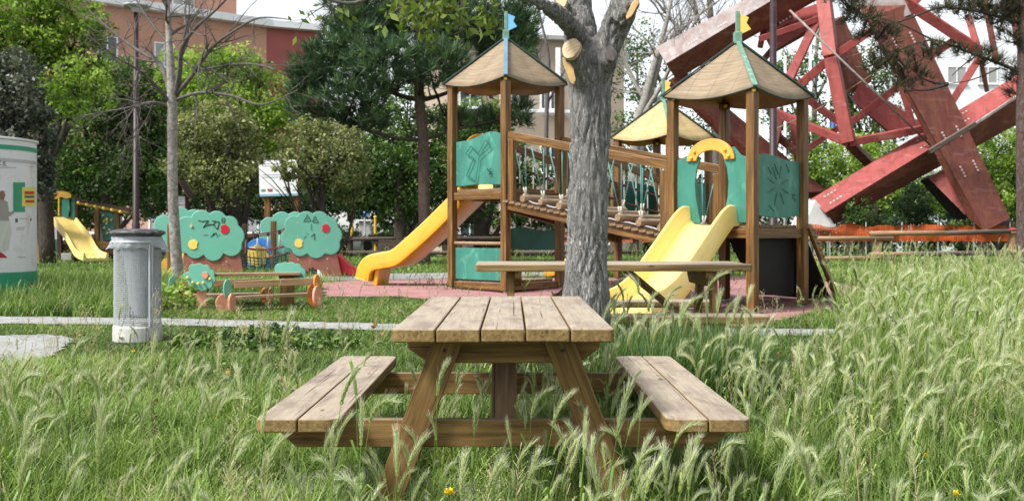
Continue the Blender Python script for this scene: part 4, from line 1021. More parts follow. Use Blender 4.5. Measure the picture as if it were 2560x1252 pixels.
sp = empty('steel_sculpture', G(2300, 640), 'monumental sculpture of crossed red steel girders and struts behind the rail fence', 'sculpture'); sp.location = (10.5, 32, .33)
def girder(e0, e1, Y0, Y1, d, mats=None, name='girder', rivets=True, face=0):
    q = []
    for e, Y in ((e0, Y0), (e1, Y1)):
        u, r, l = P(*e[0], Y), P(*e[1], Y-d), P(*e[2], Y); k = (u+l)-r; k.y = Y+d; q.append((u, r, l, k))
    mb = MB(); vs = list(q[0])+list(q[1]); mb.add(vs, [(0, 1, 5, 4)]); mb.cur = 1; mb.add(vs, [(1, 2, 6, 5)]); mb.cur = 2; mb.add(vs, [(2, 3, 7, 6), (3, 0, 4, 7), (3, 2, 1, 0), (4, 5, 6, 7)])
    o = mb.build(name, mats or [M['steelred'], M['steeldark'], M['steeldark']], sp)
    if rivets:
        mr = MB()
        for t0 in ((.04, .42, .58, .9) if rivets is True else rivets):
            for k in range(4):
                t = t0+k*.014
                for v in (.28, .72):
                    a = q[0][face].lerp(q[0][face+1], v); b = q[1][face].lerp(q[1][face+1], v); c = a.lerp(b, t); n = (q[0][face+1]-q[0][face]).cross(q[1][face]-q[0][face]).normalized()
                    if n.y > 0: n = -n
                    mr.tube([c, c+n*.02], .035, 6)
        mr.split('rivet', M['rivet'], o)
    return o
# lower girder rising to the right
girder([(2027, 498), (2063, 532), (2084, 562)], [(2640, 130), (2640, 180), (2640, 258)], YS-1.0, YS-.2, .5)
flat('concrete_foot', [(2004, 572), (2028, 520), (2038, 498), (2066, 530), (2086, 560), (2100, 575)], YS-1.3, 1.4, M['concrete_w'], sp, .03)
# upper left girder
girder([(1640, 119), (1666, 159), (1690, 199)], [(2120, -140), (2120, -113), (2120, -42)], YS+.5, YS+.2, .5, [M['steelgrey'], M['steeldark'], M['steeldark']], rivets=(.14, .3))
# leaning girder crossing in front
girder([(2150, 20), (2170, 45), (2272, 10)], [(2420, 545), (2462, 578), (2525, 545)], YS-1.6, YS-2.0, .35, [M['steeldark'], M['steeldark'], M['steeldark']], rivets=(.12, .56, .72), face=1)
girder([(2120, -40), (2185, 70), (2190, 72)], [(2230, -60), (2278, 36), (2260, 60)], YS-1.4, YS-1.4, .3, [M['steelgrey'], M['steeldark'], M['steeldark']], rivets=False)
# left falling girder
girder([(1712, 180), (1672, 200), (1668, 214)], [(2068, 478), (1990, 482), (1965, 500)], YS+1.2, YS+1.6, .35, [M['steeldark'], M['steelred'], M['steeldark']], rivets=False)  # narrow paler face paints the highlight along the left edge
# far slabs
girder([(2108, 40), (2080, 60), (2060, 66)], [(2180, 205), (2130, 232), (2110, 232)], YS+2.0, YS+2.0, .3, [M['steeldark']]*3, rivets=False)
girder([(2150, 205), (2130, 250), (2128, 252)], [(2320, 318), (2225, 330), (2220, 334)], YS+1.6, YS+1.6, .3, [M['steelred']]*3, rivets=False)
girder([(2500, -60), (2560, -60), (2570, -60)], [(2545, 135), (2600, 190), (2610, 190)], YS+.8, YS+.6, .3, [M['steeldark']]*3, rivets=False)
girder([(1895, 60), (1930, 130), (1935, 134)], [(2040, 10), (2060, 50), (2065, 60)], YS+1.0, YS+1.2, .3, [M['steelred'], M['steeldark'], M['steeldark']], rivets=False)
girder([(2322, 446), (2358, 424), (2362, 420)], [(2396, 520), (2411, 536), (2418, 536)], YS-.6, YS-1.2, .1, [M['steelred']]*3, rivets=False)
girder([(2300, 452), (2340, 440), (2352, 430)], [(2420, 590), (2460, 590), (2485, 580)], YS-.2, YS-.4, .3, [M['blackply']]*3, rivets=False)  # black beam paints the shade in the void below the leaning girder
flat('concrete_foot', [(2470, 572), (2500, 556), (2530, 548), (2540, 574), (2530, 585), (2470, 585)], YS-1.9, .8, M['rail_grey'], sp, .03)
def strut(a, b, w, Ya=YS, Yb=None, mat='steelred'):
    p, q = P(*a, Ya), P(*b, Yb if Yb else Ya); W = w*Ya/F*.72
    return MB().beam(p, q, W, W, up=(.5, 1, .3)).build('strut', M[mat], sp, .02)
N1 = (2078, 145); N2 = (2122, 357)
for a, b, w, Ya, Yb, m_ in ((( 2058, -20), N1, 46, YS, YS-.8, 'steelred'), (N1, N2, 44, YS-.8, YS-.9, 'steelred'), (N1, (2205, 60), 27, YS-.8, YS, 'steelred'), (N1, (1950, 255), 30, YS-.8, YS+.6, 'steelred'),
        ((2045, 45), (1972, 200), 30, YS+.3, YS, 'steelred'), ((1900, 98), (2046, 48), 22, YS, YS+.2, 'steelred'), ((1935, 280), N2, 27, YS, YS-.9, 'steelred'), (N2, (2340, 316), 26, YS-.9, YS-.9, 'steelred'), ((2000, 235), (2115, 318), 23, YS+1, YS+.2, 'steelred'),
        ((2118, 315), (2260, 205), 24, YS+.4, YS+.4, 'steelred'), (N2, (2190, 425), 32, YS-.6, YS+.8, 'steeldark'), ((2125, 300), (2000, 385), 20, YS+1, YS+1.2, 'steelred'), ((2240, -10), (2450, 128), 34, YS-.3, YS-.3, 'steelred'),
        ((2452, 140), (2375, 262), 25, YS-.3, YS-.3, 'steelred'), ((2320, 146), (2388, 100), 25, YS, YS, 'steelred'), ((2460, -10), (2492, 160), 20, YS, YS, 'steeldark'), ((2452, 150), (2468, 230), 15, YS, YS, 'steeldark'), ((2248, 200), (2288, 330), 20, YS+.3, YS+.3, 'steelred'),
        ((1955, 285), (1925, 420), 22, YS+1, YS+1, 'steeldark'), ((1930, 330), (2010, 395), 25, YS+1.2, YS+1.2, 'steeldark'), ((1985, 300), (2002, 420), 30, YS+1.4, YS+1.4, 'steelred'), ((2420, 40), (2450, 140), 22, YS+.2, YS-.1, 'steelred'), ((1920, 20), (1900, 120), 18, YS+1, YS+1, 'steelred'), ((1985, 60), (1900, 160), 20, YS+1.3, YS+1.3, 'steeldark'), ((2270, 20), (2350, -60), 30, YS, YS, 'steelred')):
    strut(a, b, w, Ya, Yb, m_)
def rod(a, b, w, Y, Yb=None, m_='steelgrey'): MB().tube([P(*a, Y), P(*b, Yb or Y)], w*Y/F/2, 6).build('tie_rod', M[m_], sp, smooth=True)
rod((1974, 26), (2335, 372), 5.5, YS-1.2); rod((2035, 120), (2190, 330), 2.5, YS-.5); rod((2030, 282), (2205, 172), 3, YS-.6, m_='log'); rod((2050, 170), (2215, 110), 2.5, YS-.6, m_='log'); rod((1880, 350), (2030, 280), 2, YS-.6)
MB().beam(P(2322, 380, YS-2.6), P(2438, 310, YS-2.6), .2, .14).build('timber_clamp', M['rail_grey'], sp, .02)
MB().beam(P(2436, 311, YS-2.4), P(2640, 178, YS-1.6), .1, .07).build('edge_rail', M['steelgrey'], sp, .01)
mb = MB()
for k in range(4): 
    c = P(1950+k*8, 58-k*5, YS+.55); mb.tube([c, c+Vector((0, -.04, 0))], .035, 6)
flat('rivet_plate', [(1916, 82), (1926, 48), (1972, 22), (1986, 48), (1950, 70)], YS+.6, .06, M['steelred'], sp); mb.split('rivet', M['white'], sp)
#PART2
# ------------------------------------------------------------------ fences, net, bench and small things at the back
def rail_fence(label, posts, rails, Y, mat, matd):
    f = empty('rail_fence', P(posts[0][0], 650, Y), label, 'fence', 'wooden rail fences'); f.location.z = gz(Y)
    for px, yt, red in posts:
        b = P(px, 600, Y); b.z = gz(Y)-.1; t = P(px, yt, Y)
        o = MB().tube([b, t], .095, 12).build('fence_post', mat, f, smooth=False)
        if red: MB().lathe(t, [(.099, -.03), (.10, .01), (.06, .04), (0, .05)], 12).build('red_cap', M['red'], o, smooth=True)
    for (x0, y0, x1, y1, m_) in rails:
        MB().tube([P(x0, y0, Y-.09), P((x0+x1)/2, (y0+y1)/2-.5, Y-.09), P(x1, y1, Y-.09)], .062, 10).build('rail', matd if m_ else mat, f, smooth=True)
    return f
rail_fence('round pole rail fence with red capped posts, in the grass before the red sculpture', [(2195, 581, 1), (2531, 574, 1), (1905, 590, 0)], [(1890, 598, 2233, 596, 0), (1890, 649, 2233, 645, 0), (2174, 584, 2370, 583, 0), (2360, 583, 2545, 578, 1), (2174, 637, 2300, 635, 0), (2290, 635, 2545, 632, 1), (2525, 579, 2720, 574, 0), (2525, 630, 2720, 628, 0)], 26.5, M['rail'], M['rail_grey'])
rail_fence('dark weathered rail fence running behind the yellow slide and the bench', [(700, 592, 0), (875, 590, 0), (1003, 586, 1), (1150, 588, 0), (1296, 586, 1), (1440, 586, 0), (1590, 586, 0)], [(640, 600, 880, 597, 1), (870, 598, 1010, 597, 1), (1000, 597, 1300, 596, 1), (1290, 596, 1600, 593, 1), (640, 634, 880, 632, 1), (870, 632, 1010, 632, 1), (1000, 632, 1300, 632, 1), (1290, 631, 1600, 630, 1)], 31.0, M['rail_grey'], M['rail_grey'])
t = NT('orange_mesh_plastic'); g = t.attr('gc'); sx = t.n('SeparateXYZ', {0: g})
fx = t.math('LESS_THAN', t.math('FRACT', t.math('MULTIPLY', sx.outputs['X'], 14.0)), .6); fy = t.math('LESS_THAN', t.math('FRACT', t.math('MULTIPLY', sx.outputs['Z'], 16.0)), .6)
b = t.bsdf((.34, .065, .012), .7, .2); tp = t.n('BsdfTransparent'); M['orangenet'] = t.fin(t.n('MixShader', {0: t.math('MAXIMUM', fx, fy), 1: tp.outputs[0], 2: b.outputs[0]}))
def orange_net(x0, x1, yt, yb, Y, label):
    n = int((x1-x0)/4); vs = []; fs = []; gs = []; m = 7
    for i in range(n+1):
        x = x0+(x1-x0)*i/n
        for j in range(m):
            v = j/(m-1); yy = yt+(yb-yt)*v+9*noise.noise(Vector((x*.02, v, 0)))*(1-v)+3*noise.noise(Vector((x*.09, v*2, 4)))
            p = P(x, yy, Y); p.y += .12*noise.noise(Vector((x*.02, v*2, 7)))+.04*noise.noise(Vector((x*.1, v*4, 7))); vs.append(p); gs.append((p.x, 0, p.z))
    for i in range(n):
        for j in range(m-1): a = i*m+j; fs.append((a, a+1, a+m+1, a+m))
    root = empty('safety_net', P((x0+x1)/2, 600, Y), label, 'safety net', 'orange safety nets'); root.location.z = gz(Y)
    mb = MB(); mb.add(vs, fs); mb.g = [Vector(q) for q in gs]; mb.build('net_sheet', M['orangenet'], root, smooth=True)
    x = x0
    while x <= x1:
        b_ = P(x, 600, Y+.05); b_.z = gz(Y); MB().tube([b_, P(x, yt-8, Y+.05)], .015, 6).build('stake', M['steel'], root); x += 90
orange_net(1985, 2560, 563, 603, 30.0, 'sagging orange plastic safety net in front of the red steel sculpture')
orange_net(1325, 1660, 578, 606, 32.2, 'orange plastic safety net behind the dark rail fence, right of the grey car')
# bench
bn = empty('park_bench', G(980, 640), 'brown slatted park bench behind the dark rail fence, left of the yellow slide', 'bench'); YB = 30.2; bn.location = (P(980, 600, YB).x, YB, gz(YB))
for k in range(4): MB().beam(P(946-k*1.2, 603+k*7, YB-.03*k), P(1022, 603+k*7, YB-.03*k), .03, .075).build('back_slat', M['rail_grey'], bn, .005)
for k in range(3): MB().beam(P(942, 630, YB-.2-.13*k), P(1022, 630, YB-.2-.13*k), .11, .03).build('seat_slat', M['rail_grey'], bn, .005)
for x in (962, 1008):
    b_ = P(x, 630, YB-.25); MB().beam((b_.x, b_.y, gz(YB)), b_, .09, .28).build('leg', M['concrete'], bn, .01)
# concrete pipe lying by the hedge
c = P(905, 613, 32.3); MB().tube([c+Vector((-.25, .3, 0)), c+Vector((.2, -.25, 0))], .25, 24).build('pipe_body', M['concrete'], None, .01)
o = bpy.data.objects['pipe_body']; o.name = 'concrete_pipe'; tag(o, 'short grey concrete pipe lying by the hedge, left of the park bench', 'concrete pipe')
MB().tube([c+Vector((.201, -.251, 0)), c+Vector((.204, -.255, 0))], .17, 20).build('pipe_hole', M['black'], o)
# information board and notice
def signboard():
    YI = 22.9; s = empty('information_board', P(695, 640, YI), 'large white information board on two wooden posts behind the right tree shaped panel', 'sign board'); s.location.z = gz(YI)
    bd = flat('board', [(647, 402), (743, 400), (745, 488), (649, 490)], YI, .05, M['white'], s, .005)
    flat('blue_edge', [(649, 485), (745, 483), (745, 489), (649, 491)], YI-.01, .01, m_paint('pale_blue_print', (.25, .42, .52), .1), bd)
    for x in (668, 740): MB().beam(Vector((P(x, 0, YI).x, YI+.1, gz(YI)-.1)), P(x, 400, YI+.1), .12, .12).build('post', M['post'], s, .01)
    mb = MB()
    for l, w in (([(712, 474), (722, 474), (717, 466), (717, 482)], 1.8), ([(708, 468), (726, 470)], 1.6), ([(720, 476), (727, 482)], 1.5)): stroke(mb, l, w, YI-.008)
    mb.build('graffiti', M['black'], bd)
    flat('emblem', [(668, 472), (682, 472), (680, 479), (670, 479)], YI-.006, .006, m_paint('brown_print', (.3, .1, .08), .1), bd)
    flat('emblem', [(652, 473), (664, 473), (663, 479), (653, 479)], YI-.006, .006, M['ridgegreen'], bd)
    for y in (408, 414, 436, 442): flat('text_line', [(655, y), (735, y-.5), (735, y+1), (655, y+1.5)], YI-.006, .006, M['steel'], bd)
    for x0, x1 in ((688, 696), (730, 738)): flat('text_line', [(x0, 474), (x1, 474), (x1, 476), (x0, 476)], YI-.006, .006, M['steel'], bd)
signboard()
YN = 22.0; s = empty('notice_board', P(452, 640, YN), 'small white notice under a little pitched wooden roof, right of the bare young tree', 'notice board'); s.location.z = gz(YN)
MB().prism([P(446, 448, YN-.2), P(470, 492, YN-.2), P(470, 496, YN-.2), P(446, 456, YN-.2), P(420, 496, YN-.2), P(420, 492, YN-.2)], (0, .5, 0)).build('roof', M['post_dark'], s, .005)
nb = flat('notice', [(443, 491), (462, 491), (462, 530), (443, 530)], YN, .03, M['white'], s)
for y in (497, 501, 505, 517, 520, 523): flat('text_line', [(446, y), (460, y), (460, y+1), (446, y+1)], YN-.006, .006, M['steel'], nb)
flat('red_line', [(445, 511), (461, 511), (461, 513), (445, 513)], YN-.006, .006, M['red'], nb)
for x in (424, 466): MB().beam(Vector((P(x, 0, YN).x, YN+.06, gz(YN))), P(x, 485, YN+.06), .08, .08).build('post', M['post_dark'], s, .01)
# parking sign, traffic light, yellow pole, stone pillar
YK = 44.0; gk = gz(YK)
s = empty('parking_sign', Vector((P(912, 0, YK).x, YK, gk)), 'round topped blue parking sign with white P beside the white stone pillar', 'road sign')
MB().tube([s.location+Vector((0, 0, 0)), P(912, 508, YK)], .035, 8).build('pole', M['steel'], s)
pb_ = flat('sign_plate', [(899, 519), (921, 519), (921, 541), (899, 541)], YK-.06, .03, M['blue'], s, .02)
text('P', .30, P(912, 537, YK-.075), M['white'], pb_, 'sign_letter'); bpy.data.objects[-1] if False else None
s = empty('traffic_light', Vector((P(880, 0, YK-2).x, YK-2, gk)), 'black traffic light on a yellow pole seen beyond the hedge', 'traffic light')
MB().tube([s.location, P(880, 525, YK-2)], .055, 10).build('pole', M['gold'], s)
hb = MB().box(P(874, 538, YK-2.1), (.18, .2, .52)).build('housing', M['black'], s, .02)
for k in range(3): MB().tube([P(874, 530+k*8, YK-2.24), P(874, 530+k*8, YK-2.19)], .055, 12).build('lens', M['blackply'], hb)
MB().beam(P(868, 520, YK-2), P(886, 516, YK-2), .1, .04).build('hood', M['paleedge'], s)
s = empty('marker_pole', Vector((P(938, 0, YK).x, YK, gk)), 'thin yellow marker pole right of the blue parking sign', 'pole')
MB().tube([s.location, P(938, 545, YK)], .05, 8).build('pole', M['gold'], s); MB().ball(P(938, 543, YK), .07, 8).build('pole_top', M['gold'], s)
o = MB().prism([P(898, 606, YK+1), P(897, 553, YK+1), P(924, 553, YK+1), P(930, 606, YK+1)], (0, .4, 0)).build('stone_pillar', M['concrete'], None, .03); tag(o, 'short pale stone pillar below the blue parking sign', 'pillar')
MB().box(P(911, 551, YK+1.2), (.62, .6, .06)).build('cap', M['white'], o, .01)
# cars
t = NT('car_glass'); M['carglass'] = t.fin(t.bsdf((.02, .025, .03), .08, .6))
def car(px, Y, col, label, rz=0, zb=None):
    c = Vector((P(px, 0, Y).x, Y, gz(Y) if zb is None else zb)); r = empty('parked_car', c, label, 'car', 'cars parked along the street')
    paint = m_paint('car_paint', col, .04, .25, spec=.6, bump=0)
    prof = [(-2.05, .32), (-2.08, .62), (-1.98, .80), (-1.25, .93), (-.62, 1.38), (-.1, 1.46), (.75, 1.44), (1.55, 1.02), (1.98, .92), (2.08, .6), (2.02, .32)]
    MB().prism([c+Vector((x, -.83, z)) for x, z in prof], (0, 1.66, 0)).build('body', paint, r, .07, seg=3)
    for sy in (-.835, .805):
        MB().prism([c+Vector((x, sy, z)) for x, z in ((-1.1, .95), (-.56, 1.32), (-.1, 1.39), (.2, 1.39), (.2, .95))], (0, .03, 0)).build('side_window', M['carglass'], r, .005)
        MB().prism([c+Vector((x, sy, z)) for x, z in ((.27, .95), (.27, 1.39), (.72, 1.37), (1.35, 1.02), (1.3, .95))], (0, .03, 0)).build('side_window', M['carglass'], r, .005)
        for x in (-1.3, 1.3):
            w = MB().tube([c+Vector((x, sy-.02, .32)), c+Vector((x, sy+.05, .32))], .32, 22).build('wheel', M['black'], r, .02)
            MB().tube([c+Vector((x, sy-.03, .32)), c+Vector((x, sy+.06, .32))], .19, 16).build('rim', M['steel'], w)
    for sy in (-.55, .55): MB().ball(c+Vector((-2.04, sy, .68)), .11, 8, (.5, 1.3, .8)).build('headlight', M['white'], r, smooth=True)
    return r
car(1268, 42, (.03, .035, .05), 'dark blue grey parked car beyond the fence, behind the first wooden tower')
car(232, 43, (.7, .7, .72), 'white parked car seen between the small climbing frame posts')
car(630, 44, (.66, .67, .69), 'white parked car behind the two tree shaped panels')
car(500, 44, (.12, .13, .15), 'grey parked car behind the left tree shaped panel')
# flag poles
for i, (px, yt, fl) in enumerate(((1963, 140, None), (2026, 70, 'ridgegreen'), (2071, 165, 'blue'))):
    Y = 40; b_ = Vector((P(px, 0, Y).x, Y, gz(Y))); r = empty('flag_pole', b_, ('white pole without a flag, leftmost of the three behind the sculpture', 'white flag pole with green flag, middle of the three behind the sculpture', 'white flag pole with blue flag, rightmost of the three behind the sculpture')[i], 'flag pole', 'white flag poles')
    MB().tube([b_, P(px, yt, Y)], [.07, .045], 10).build('pole', M['white'], r, smooth=True)
    if fl:
        mb = MB(); vs = []; fs = []; n = 8
        for a in range(n+1):
            for q in range(5):
                vs.append(P(px+a*2.6, (145 if fl == 'ridgegreen' else 290)+q*9+a*3.0, Y)+Vector((0, .08*math.sin(a*1.1), 0)))
        for a in range(n):
            for q in range(4): k = a*5+q; fs.append((k, k+5, k+6, k+1))
        mb.add(vs, fs).build('flag', M[fl], r, smooth=True)

# ------------------------------------------------------------------ buildings
M['stucco_o'] = m_paint('orange_stucco', (.52, .28, .20), .1, .9, wear=(.42, .24, .18), scale=.5, bump=.1)
M['stucco_r'] = m_paint('red_stucco', (.33, .10, .09), .1, .9, scale=.5)
M['stucco_b'] = m_paint('beige_stucco', (.36, .29, .225), .1, .9, wear=(.40, .32, .25), scale=.5)
M['stucco_w'] = m_paint('white_facade', (.74, .76, .79), .04, .8, scale=.3)
M['stucco_p'] = m_paint('pink_plaster', (.50, .31, .25), .12, .9, wear=(.36, .22, .18), scale=.8)
t = NT('window_glass'); M['glass'] = t.fin(t.bsdf((.05, .06, .07), .12, .6)); M['shutter'] = m_paint('grey_shutter', (.32, .32, .32), .1)
def wallbox(name, a, b, z0, z1, th, mat, parent):      # vertical wall from a to b (xy), thickness away from the camera
    a = Vector((a[0], a[1], 0)); b = Vector((b[0], b[1], 0)); d = (b-a).normalized(); n = Vector((-d.y, d.x, 0))
    return MB().prism([a+Vector((0, 0, z0)), b+Vector((0, 0, z0)), b+Vector((0, 0, z1)), a+Vector((0, 0, z1))], n*th).build(name, mat, parent)
def window(a, b, u, z, w, h, parent, gl='glass', shut=False):
    a = Vector((a[0], a[1], 0)); b = Vector((b[0], b[1], 0)); d = (b-a).normalized(); n = Vector((d.y, -d.x, 0))
    def q(uu, zz, o): return a+d*uu+n*o+Vector((0, 0, zz))
    f = MB()
    for (u0, z0, u1, z1) in ((u-.08, z-.08, u+w+.08, z), (u-.08, z+h, u+w+.08, z+h+.08), (u-.08, z, u, z+h), (u+w, z, u+w+.08, z+h), (u+w/2-.03, z, u+w/2+.03, z+h)):
        f.prism([q(u0, z0, .003), q(u1, z0, .003), q(u1, z1, .003), q(u0, z1, .003)], n*.06)
    f = f.build('window', M['white'], parent)
    MB().prism([q(u, z, .004), q(u+w, z, .004), q(u+w, z+h, .004), q(u, z+h, .004)], n*.02).build('pane', M['shutter'] if shut else M['glass'], f)
    MB().prism([q(u-.15, z-.14, .003), q(u+w+.15, z-.14, .003), q(u+w+.15, z-.082, .003), q(u-.15, z-.082, .003)], n*.14).build('sill', M['white'], f)
ob = empty('apartment_building', (-20, 64, gz(64)), 'orange stuccoed apartment building with white cornice rising above the trees', 'building')
A = (-25.1-9.2*.9, 60-8*.9); Bq = (-15.9, 68.0); zc = 14.3
wallbox('wall', A, Bq, gz(64), zc, 8, M['stucco_o'], ob)
Cq = (-12.6, 69.6); wallbox('side_wall', (Bq[0]+.003, Bq[1]+.0), Cq, gz(64), zc, 8, M['stucco_r'], ob)
dv = Vector((Bq[0]-A[0], Bq[1]-A[1], 0)).normalized(); nv = Vector((dv.y, -dv.x, 0))
wallbox('cornice', (A[0]+nv.x*.7, A[1]+nv.y*.7), (Bq[0]+nv.x*.7+dv.x*.6, Bq[1]+nv.y*.7+dv.y*.6), zc+.003, zc+.45, 2.2, M['white'], ob)
dc = Vector((Cq[0]-Bq[0], Cq[1]-Bq[1], 0)).normalized(); wallbox('cornice', (Bq[0]+nv.x*.6+.2, Bq[1]+nv.y*.6), (Cq[0]+.4, Cq[1]-.6), zc+.006, zc+.42, 2.2, M['white'], ob)
A2 = (A[0]-nv.x*1.2, A[1]-nv.y*1.2); B2 = (Bq[0]-nv.x*1.2-dv.x*1.5, Bq[1]-nv.y*1.2-dv.y*1.5)
wallbox('upper_wall', A2, B2, zc+.3, zc+3.0, 6, M['stucco_o'], ob); wallbox('roof_slab', (A2[0]+nv.x*.5, A2[1]+nv.y*.5), (B2[0]+nv.x*.5+dv.x*.5, B2[1]+nv.y*.5+dv.y*.5), zc+3.003, zc+3.25, 7, M['concrete'], ob)
Lw = (Vector((Bq[0], Bq[1], 0))-Vector((A[0], A[1], 0))).length
for row, z in enumerate((11.1, 7.8, 4.5)):
    for k in range(6): window(A, Bq, 2.2+k*3.4, z, 1.05, 1.35, ob, shut=(k % 2 == 0))
for k in range(5): window(A2, B2, 3+k*3.6, zc+.95, 1.3, 1.4, ob, shut=(k % 2 == 0))
MB().box((B2[0]-2.0*dv.x-1.5, B2[1]-3.6, zc+2.2), (.8, .4, .6), math.atan2(dv.y, dv.x)).build('air_conditioner', M['white'], ob)
bb = empty('apartment_building', (5, 50, gz(50)), 'beige apartment building with balconies glimpsed between the pine and the pruned tree', 'building')
A = (P(1120, 0, 50).x, 50); Bq = (P(1560, 0, 52).x, 52.0); wallbox('wall', A, Bq, gz(50), 10.4, 8, M['stucco_b'], bb); wallbox('roof_slab', (A[0]-.3, A[1]-.4), (Bq[0]+.3, Bq[1]-.4), 10.403, 10.6, 8.6, M['concrete'], bb)
for z in (.9, 4.0, 7.1):
    for k in range(4): window(A, Bq, .6+k*2.0, z, .9, 1.5, bb, shut=(k % 2 == 1))
    MB().beam(Vector((A[0]+3.2, 49.5, z-.35)), Vector((A[0]+7.6, 50.1, z-.35)), 1.1, .14).build('balcony_slab', M['white'], bb)
    mb = MB()
    for k in range(20): p = Vector((A[0]+3.2+k*.23, 49.0+.03*k, z-.28)); mb.tube([p, p+Vector((0, 0, .85))], .012, 4)
    mb.tube([Vector((A[0]+3.2, 49.0, z+.58)), Vector((A[0]+7.6, 49.6, z+.58))], .025, 6); mb.build('balcony_railing', M['steel'], bb)
    MB().beam(Vector((A[0]+5.2, 49.2, z-.28)), Vector((A[0]+5.2, 49.2, z+2.6)), .22, .22).build('pillar', M['white'], bb)
wb = empty('office_building', (28, 75, gz(75)), 'white office building faintly seen behind the right end of the sculpture', 'building')
A = (P(2203, 0, 75).x, 75); Bq = (P(2760, 0, 76).x, 76.0); wallbox('wall', A, Bq, gz(75), 15.2, 8, M['stucco_w'], wb); 
for z in (3.5, 6.6, 9.7, 12.8):
    for k in range(6): window(A, Bq, 2.6+k*2.3, z-1.0, 1.3, 1.1, wb, shut=(k % 3 > 0))
lb = empty('low_building', (-18, 54, gz(54)), 'low pink plastered building behind the small climbing frame', 'building')
A = (P(60, 0, 54).x, 54); Bq = (P(700, 0, 54).x, 54.0); wallbox('wall', A, Bq, gz(54), 3.1, 5, M['stucco_p'], lb); wallbox('roof_slab', (A[0]-.3, 53.7), (Bq[0]+.3, 53.7), 3.103, 3.3, 5.6, M['concrete'], lb)
for k in range(5): window(A, Bq, 1.5+k*2.5, .7, 1.1, 1.3, lb, shut=k % 2 == 0)

# ------------------------------------------------------------------ trees
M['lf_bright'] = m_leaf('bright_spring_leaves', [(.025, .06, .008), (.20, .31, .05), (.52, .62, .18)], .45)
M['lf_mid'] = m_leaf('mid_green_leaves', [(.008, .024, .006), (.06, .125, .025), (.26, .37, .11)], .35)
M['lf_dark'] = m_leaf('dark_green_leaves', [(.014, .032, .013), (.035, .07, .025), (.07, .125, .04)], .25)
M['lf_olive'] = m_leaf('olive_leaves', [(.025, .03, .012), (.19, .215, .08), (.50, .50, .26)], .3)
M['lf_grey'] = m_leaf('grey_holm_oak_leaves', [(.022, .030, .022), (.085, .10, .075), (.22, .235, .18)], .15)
M['needle'] = m_leaf('pine_needles', [(.012, .028, .016), (.05, .10, .045), (.17, .26, .11)], .12, .5)
def crown_pts(blobs, Y, size, dens, seed, asp=.55, clump=.15):
    rg = np.random.default_rng(seed); cs = []; rn = []
    for (px, py, rx, ry, dY) in blobs:
        Yb = Y+dY; c = np.array(P(px, py, Yb)); r3 = np.array([rx*Yb/F, rx*Yb/F*.75, ry*Yb/F])
        n = int(dens*math.pi*r3[0]*r3[2]/(size*size*asp*.5)); per = 26; m = max(6, n//per)
        d = rg.normal(size=(m, 3)); d /= np.linalg.norm(d, axis=1)[:, None]; rad = rg.random(m)**.30
        cc_ = c+d*r3*rad[:, None]*(.9+.2*rg.random((m, 1)))
        sg = clump*min(r3)*(.6+.8*rg.random(m)); k = rg.poisson(per, m)
        idx = np.repeat(np.arange(m), k); pts = cc_[idx]+rg.normal(size=(len(idx), 3))*sg[idx, None]*np.array([1, 1, .7])
        cr = rg.random(m)*.55+.2*(d[:, 2]*.5+.5); cs.append(pts); rn.append(np.clip(cr[idx]+.3*(rg.random(len(idx))-.3), 0, 1))  # random tone, plus top light painted as paler clumps high in each blob
    return np.concatenate(cs), np.concatenate(rn)
def leafy(name, label, cat, Y, trunk, blobs, size, dens, mat, bark='bark_dark', group='background trees', seed=1, asp=.55, clump=.15, limbs=True):
    bx, by, bw = trunk[0]; b = Vector((P(bx, 0, Y).x, Y, gz(Y))); r = empty(name, b, label, cat, group)
    ps, rs = pts_rad(trunk, Y); ps[0].z = gz(Y)-.1; mb = MB(); mb.tube(*smooth_path(ps, rs, 3), 9)
    if limbs:
        rnd = random.Random(seed)
        for (px, py, rx, ry, dY) in blobs:
            k = rnd.randint(max(0, len(ps)-3), len(ps)-1) if len(ps) > 1 else 0; st = ps[k]; en = P(px+rnd.uniform(-.3, .3)*rx, py-.1*ry, Y+dY*.8)
            mid = st.lerp(en, .5)+Vector((rnd.uniform(-.2, .2), rnd.uniform(-.2, .2), -.15*(en-st).length*.5))
            mb.tube(*smooth_path([st, mid, en], [rs[k]*.55, rs[k]*.35, rs[k]*.1], 4), 6)
            for _ in range(4):
                q = mid.lerp(en, rnd.random()); e2 = en+Vector((rnd.gauss(0, 1)*rx*Y/F*.6, rnd.gauss(0, 1)*rx*Y/F*.4, rnd.gauss(0, 1)*ry*Y/F*.6)); mb.tube([q, q.lerp(e2, .5)+Vector((0, 0, .1)), e2], [rs[k]*.2, rs[k]*.12, rs[k]*.04], 4)
    mb.build('trunk', M[bark], r, smooth=True)
    pts, rn = crown_pts(blobs, Y, size, dens, seed, asp, clump)
    quads_mesh('crown', leaf_quads(pts, np.full(len(pts), size), asp), [M[mat]], rn, r)
    return r
T_ = 'broadleaf tree'
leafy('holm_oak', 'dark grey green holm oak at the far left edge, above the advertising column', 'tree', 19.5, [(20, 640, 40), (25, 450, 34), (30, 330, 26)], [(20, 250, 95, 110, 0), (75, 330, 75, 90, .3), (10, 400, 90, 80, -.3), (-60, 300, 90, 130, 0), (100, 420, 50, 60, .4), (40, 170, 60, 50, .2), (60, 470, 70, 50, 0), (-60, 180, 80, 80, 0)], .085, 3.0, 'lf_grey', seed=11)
leafy('broadleaf_tree', 'tall bright green tree filling the upper left corner', 'tree', 25, [(120, 640, 40), (110, 430, 34), (100, 250, 24)], [(60, 60, 130, 100, 0), (170, 120, 110, 90, .5), (0, 0, 140, 90, 0), (120, -30, 110, 70, 0), (200, 220, 100, 80, -.4), (100, 180, 110, 90, .4), (-60, 120, 110, 110, 0), (215, 60, 60, 50, 0)], .10, 3.0, 'lf_bright', seed=12)
